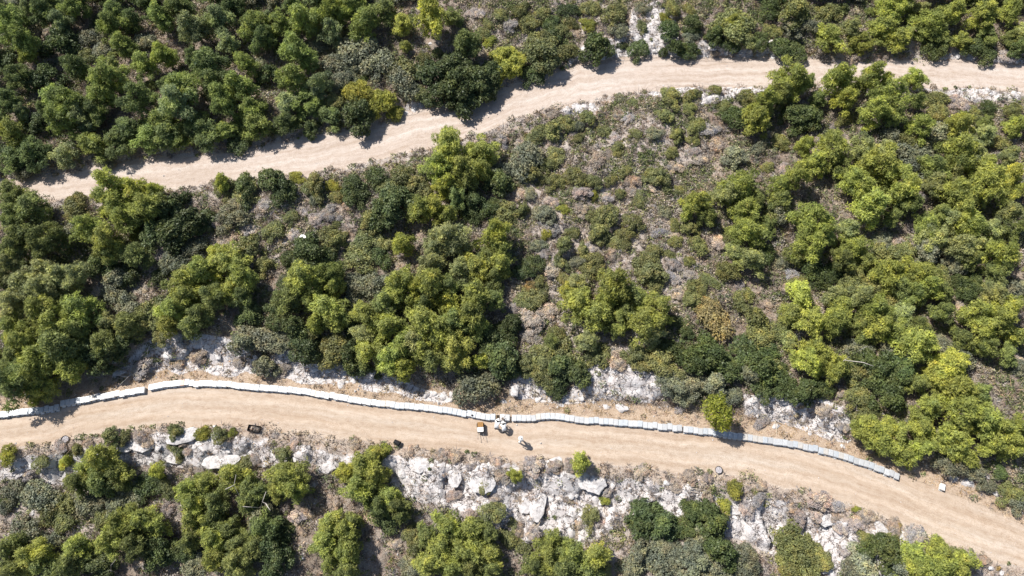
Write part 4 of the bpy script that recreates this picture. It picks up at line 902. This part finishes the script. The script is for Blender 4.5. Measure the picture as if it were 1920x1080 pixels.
for s in (-1, 1):
    q = w_.obj('wheel', M_RUBBER, c, (s * .33, .35, .185), True); q.rotation_euler = (0, R(90), 0)
    h_ = MB(); h_.lathe([(.001, -.02), (.13, -.02), (.13, .02), (.001, .02)], 16); h_.obj('rim', M_STEEL, q)
def on_cart(name, label, cat, c0, d, mt, tilt=0):
    o = empty(name, c.matrix_basis @ Vector(c0), c.rotation_euler.z + tilt); tag(o, label, cat)
    m = MB(); X, Y, Z = d
    m.box((X / 2, 0, Z / 2), (.022, Y, Z), bev=.003); m.box((-X / 2, 0, Z / 2), (.022, Y, Z), bev=.003); m.box((0, Y / 2 - .01, Z / 2), (X - .026, .022, Z - .004), bev=.003); m.box((0, -Y / 2 + .01, Z / 2), (X - .026, .022, Z - .004), bev=.003); m.box((0, 0, .012), (X - .03, Y - .05, .02), bev=.003)
    m.obj('box_walls', mt, o); return o
c.rotation_mode = 'XYZ'; bpy.context.view_layer.update()
o = on_cart('crate', 'orange wooden hive box on the front of the handcart', 'box', (0, .33, .377), (.52, .44, .3), M_ORANGE)
for k in range(6):
    m = MB(); m.box((-.2 + k * .08, 0, .27), (.05, .4, .02), bev=.004); m.obj('frame_bar', M_ORANGE, o)
m = MB(); m.box((0, -.05, .2), (.44, .3, .01), bev=.002); m.obj('comb', M_RUST, o)
o = on_cart('hive_super', 'white hive box with flat cover behind the orange one on the handcart', 'box', (0, -.16, .377), (.54, .42, .26), M_WHITE)
m = MB(); m.box((0, 0, .275), (.57, .44, .03), bev=.006); m.obj('cover', M_WHITE, o)
# smoker on a lid, frame box beside the beekeepers, litter items
hz = .38
def at_top(px, py, h): x, y = at_z(px, py, h); return float(x), float(y)
x, y = at_top(885.5, 778.5, .42); o = empty('smoker', (x, y, gz(x, y) + .384), .6); tag(o, 'small black bee smoker standing on a white hive lid', 'smoker')
m = MB(); m.lathe([(.001, 0), (.055, 0), (.058, .01), (.058, .15), (.05, .16), (.03, .21), (.012, .24), (.001, .24)], 14); m.obj('can', M_CHAR, o, smooth=True)
m = MB(); m.box((-.09, 0, .09), (.05, .1, .14)); m.obj('bellows', M_RUST, o)
x, y = at_top(943.5, 785.5, .45); o = empty('comb_frame', (x, y, gz(x, y) + .62), .3); o.rotation_euler = (.15, .1, .4); tag(o, 'brown wooden comb frame held between the two beekeepers', 'frame')
m = MB()
for cc, dd in (((0, .11, 0), (.4, .022, .03)), ((0, -.11, 0), (.36, .018, .03)), ((.18, 0, 0), (.018, .2, .03)), ((-.18, 0, 0), (.018, .2, .03))): m.box(cc, dd, bev=.003)
m.obj('wood_frame', M_RUST, o); m = MB(); m.box((-.04, 0, 0), (.2, .19, .02)); m.obj('comb', M_BARK, o)
# white box and bits on the slope, canister by the bushes
o = ground_thing('white_box', 569, 447, R(-28), 'white square box on the slope above a dark olive shrub', 'box', .6)
m = MB(); m.box((0, 0, .35), (.78, .62, .7), bev=.02); m.obj('casing', M_WHITE, o); m = MB(); m.box((0, 0, .72), (.84, .68, .05), bev=.01); m.obj('cover', M_WHITE, o)
o = ground_thing('sheet_pile', 586, 440, R(-10), 'grey metal sheet leaning beside the white box on the slope', 'metal sheet', .3); 
m = MB(); m.box((0, 0, .25), (.7, .4, .03), bev=.004); o.rotation_euler = (.3, .1, -.2); m.obj('sheet', M_STEEL, o)
o = ground_thing('canister', 404, 800.5, R(30), 'small white canister standing beside a yellow-green bush at the track edge', 'canister')
m = MB(); m.box((0, 0, .16), (.26, .16, .32), bev=.03); m.obj('tank', M_WHITE, o); m = MB(); m.lathe([(.03, .32), (.03, .37), (.001, .37)], 10, (.07, 0, 0)); m.obj('cap', M_BLACK, o)
# dead branches
def dead_branch(px, py, pts, label, h):
    x, y, z = (float(q) for q in P2(px, py, h)); o = MB()
    for P_ in pts: o.tube([(a, b, cc) for a, b, cc in P_], [.04 * (1 - .8 * i / len(P_)) for i in range(len(P_))], 6)
    o = o.obj('dead_branch', M_DEAD, None, (x, y, gz(x, y)), True); tag(o, label, 'branch')
dead_branch(472, 952, [[(0, 0, 0), (.2, .2, 2.), (.9, .5, 3.6), (1.6, .2, 4.2)], [(.9, .5, 3.6), (1.3, 1.3, 4.2)], [(.2, .2, 2.), (-.8, .1, 3.6)], [(1.3, .35, 3.9), (1.9, -.3, 4.1)]], 'bleached forked dead branch sticking out of the lower left pines', 3.5)
dead_branch(437, 930, [[(0, 0, 0), (.1, .1, 2.), (.05, .9, 3.8), (.2, 1.8, 4.1)], [(.05, .9, 3.8), (-.6, .5, 4.)]], 'upright pale dead branch among the lower left pines', 3.5)
dead_branch(200, 1072, [[(0, 0, 0), (.1, .1, 1.5), (.6, .5, 2.6), (1.1, 1., 2.9)]], 'thin white dead branch at the bottom left edge', 2.)
dead_branch(1600, 668, [[(0, 0, 0), (-.2, .1, 2.6), (.9, .7, 4.0), (1.5, 1.0, 4.05)], [(-.2, .1, 2.6), (.8, -.6, 4.0), (1.6, -1.0, 4.1)]], 'V-shaped bare dead branch among the right-hand pines', 4.)
dead_branch(255, 692, [[(0, 0, .2), (-.5, -.9, .5), (-1.2, -1.7, .4)], [(-.5, -.9, .5), (-1.3, -.8, .7)]], 'dark bare fallen branch in the shade above the hives', .3)

# ---------------------------------------------------------------- beekeepers
M_SUIT = plain('white bee suit', (.80, .80, .80), .8, 0, .06); M_SKIN = plain('tanned skin', (.42, .25, .17), .6); M_VEIL = plain('black mesh veil', (.03, .03, .03), .9); M_STRAW = plain('white cloth hat', (.82, .8, .76), .8, 0, .05); M_BOOT = plain('dusty boots', (.10, .08, .06), .8)
def skin(name, V, E, Rd, material, parent, root=0, lvl=2):
    me = bpy.data.meshes.new(name); me.from_pydata([Vector(v) for v in V], E, []); me.materials.append(material)
    o = link(name, me, parent); me.skin_vertices.new() if hasattr(me.skin_vertices, 'new') and not len(me.skin_vertices) else None
    s = o.modifiers.new('skin', 'SKIN'); s.use_smooth_shade = True
    if not len(me.skin_vertices):
        bpy.context.view_layer.objects.active = o
    sv = me.skin_vertices[0].data
    for i, r_ in enumerate(Rd):
        rr_ = r_ if isinstance(r_, tuple) else (r_, r_); sv[i].radius = rr_
        sv[i].use_root = (i == root)
    u = o.modifiers.new('sub', 'SUBSURF'); u.levels = lvl; u.render_levels = lvl
    return o
def person(px, py, rz, label, pose):
    x, y, z = (float(q) for q in P2(px, py, 0)); p = empty('person', (x, y, gz(x, y)), rz); tag(p, label, 'person')
    V, E, Rd = [], [], []
    def j(co, r, par=None):
        V.append(co); Rd.append(r)
        if par is not None: E.append((par, len(V) - 1))
        return len(V) - 1
    J = pose
    pel = j(J['pelvis'], (.17, .13)); sp = j(J['waist'], (.155, .12), pel); ch = j(J['chest'], (.19, .13), sp); nk = j(J['neck'], .07, ch); hd = j(J['head'], .085, nk); j(J['crown'], .09, hd)
    for s in 'lr':
        hp = j(J['hip_' + s], .115, pel); kn = j(J['knee_' + s], .085, hp); j(J['ankle_' + s], .075, kn)
        sh = j(J['shoulder_' + s], .085, ch); el = j(J['elbow_' + s], .065, sh); j(J['wrist_' + s], .045, el)
    skin('body', V, E, Rd, M_SUIT, p)
    for s in 'lr':
        a = Vector(J['ankle_' + s]); f = Vector(J.get('foot_dir', (0, 1, 0))); 
        m = MB(); m.tube([a + Vector((0, 0, .02)) - f * .03, Vector((a.x, a.y, .06)) - f * .02, Vector((a.x, a.y, .045)) + f * .1, Vector((a.x, a.y, .035)) + f * .2], [.07, .065, .055, .035], 8); m.obj('boot', M_BOOT, p, smooth=True)
        w = Vector(J['wrist_' + s]); e = Vector(J['elbow_' + s]); d = (w - e).normalized(); side = d.cross(Vector((0, 0, 1))).normalized(); nrm = side.cross(d)
        HV = [w, w + d * .05, w + d * .09]; HE = [(0, 1), (1, 2)]; HR = [(.034, .03), (.042, .022), (.04, .02)]
        for k, (off, ln) in enumerate(((-.03, .07), (-.01, .085), (.01, .08), (.03, .062))):
            b0 = len(HV); HV += [w + d * .1 + side * off, w + d * (.1 + ln * .5) + side * off * 1.15 - nrm * .008, w + d * (.1 + ln * .9) + side * off * 1.2 - nrm * .03]; HE += [(2, b0), (b0, b0 + 1), (b0 + 1, b0 + 2)]; HR += [.0115, .0105, .009]
        b0 = len(HV); sg = 1 if s == 'l' else -1; HV += [w + d * .05 + side * .045 * sg, w + d * .09 + side * .07 * sg - nrm * .01]; HE += [(1, b0), (b0, b0 + 1)]; HR += [.013, .011]
        skin('gloved_hand', HV, HE, HR, M_GLOVE, p, lvl=1)
    h, cr = Vector(J['head']), Vector(J['crown']); up = (cr - h).normalized(); q = up.to_track_quat('Z', 'Y')
    hat = empty('tmp', (0, 0, 0)) ; bpy.data.objects.remove(hat)
    m = MB(); m.lathe([(.001, .15), (.06, .15), (.1, .125), (.115, .06), (.12, .03), (.21, .0), (.225, -.01), (.22, -.018), (.12, .012)], 22); o = m.obj('hat', M_STRAW, p, h + up * .05, True); o.rotation_mode = 'QUATERNION'; o.rotation_quaternion = q
    m = MB(); m.lathe([(.17, -.0), (.165, -.08), (.15, -.18), (.11, -.25)], 22); o = m.obj('veil', M_VEIL, p, h + up * .045, True); o.rotation_mode = 'QUATERNION'; o.rotation_quaternion = q
    # face behind the veil
    fd = Vector(J.get('look', (0, 1, 0))); m = MB(); m.lathe([(.001, -.1), (.05, -.09), (.075, -.03), (.078, .04), (.05, .09)], 12); 
    o = m.obj('face', M_SKIN, p, h + fd * .035 + up * .02, True); o.rotation_mode = 'QUATERNION'; o.rotation_quaternion = q
    m = MB(); m.tube([h + fd * .1 + up * .03, h + fd * .135 + up * -.005], [.01, .016], 6); m.obj('nose', M_SKIN, p)
    return p
stand = dict(pelvis=(0, 0, .95), waist=(0, .02, 1.12), chest=(0, .03, 1.34), neck=(0, .04, 1.5), head=(0, .05, 1.6), crown=(0, .06, 1.7), hip_l=(-.1, 0, .88), knee_l=(-.13, .08, .5), ankle_l=(-.14, .02, .1),
    hip_r=(.1, 0, .88), knee_r=(.14, -.06, .5), ankle_r=(.15, -.2, .1), shoulder_l=(-.2, .02, 1.42), elbow_l=(-.3, .02, 1.16), wrist_l=(-.26, .2, .98), shoulder_r=(.2, .02, 1.42), elbow_r=(.3, -.04, 1.16), wrist_r=(.28, .12, .96))
bend = dict(pelvis=(0, -.22, .92), waist=(0, -.08, 1.03), chest=(0, .16, 1.16), neck=(0, .3, 1.22), head=(0, .39, 1.25), crown=(0, .47, 1.30), hip_l=(-.1, -.2, .86), knee_l=(-.14, -.05, .48), ankle_l=(-.15, -.18, .1),
    hip_r=(.1, -.2, .86), knee_r=(.14, -.02, .48), ankle_r=(.15, -.12, .1), shoulder_l=(-.2, .2, 1.18), elbow_l=(-.26, .38, .95), wrist_l=(-.15, .58, .78), shoulder_r=(.2, .2, 1.18), elbow_r=(.26, .4, .93), wrist_r=(.12, .6, .76))
person(977, 829, R(70), 'lone beekeeper in white suit and hat walking along the middle of the track', stand)
person(932, 801, R(-20), 'left one of two beekeepers in white bending over the hives', bend)
person(945, 806, R(12), 'right one of two beekeepers in white, standing bent beside the opened hive', bend)

print('tris', sum(len(m_.polygons) * (2 if len(m_.polygons) and len(m_.polygons[0].vertices) == 4 else 1) for m_ in bpy.data.meshes))
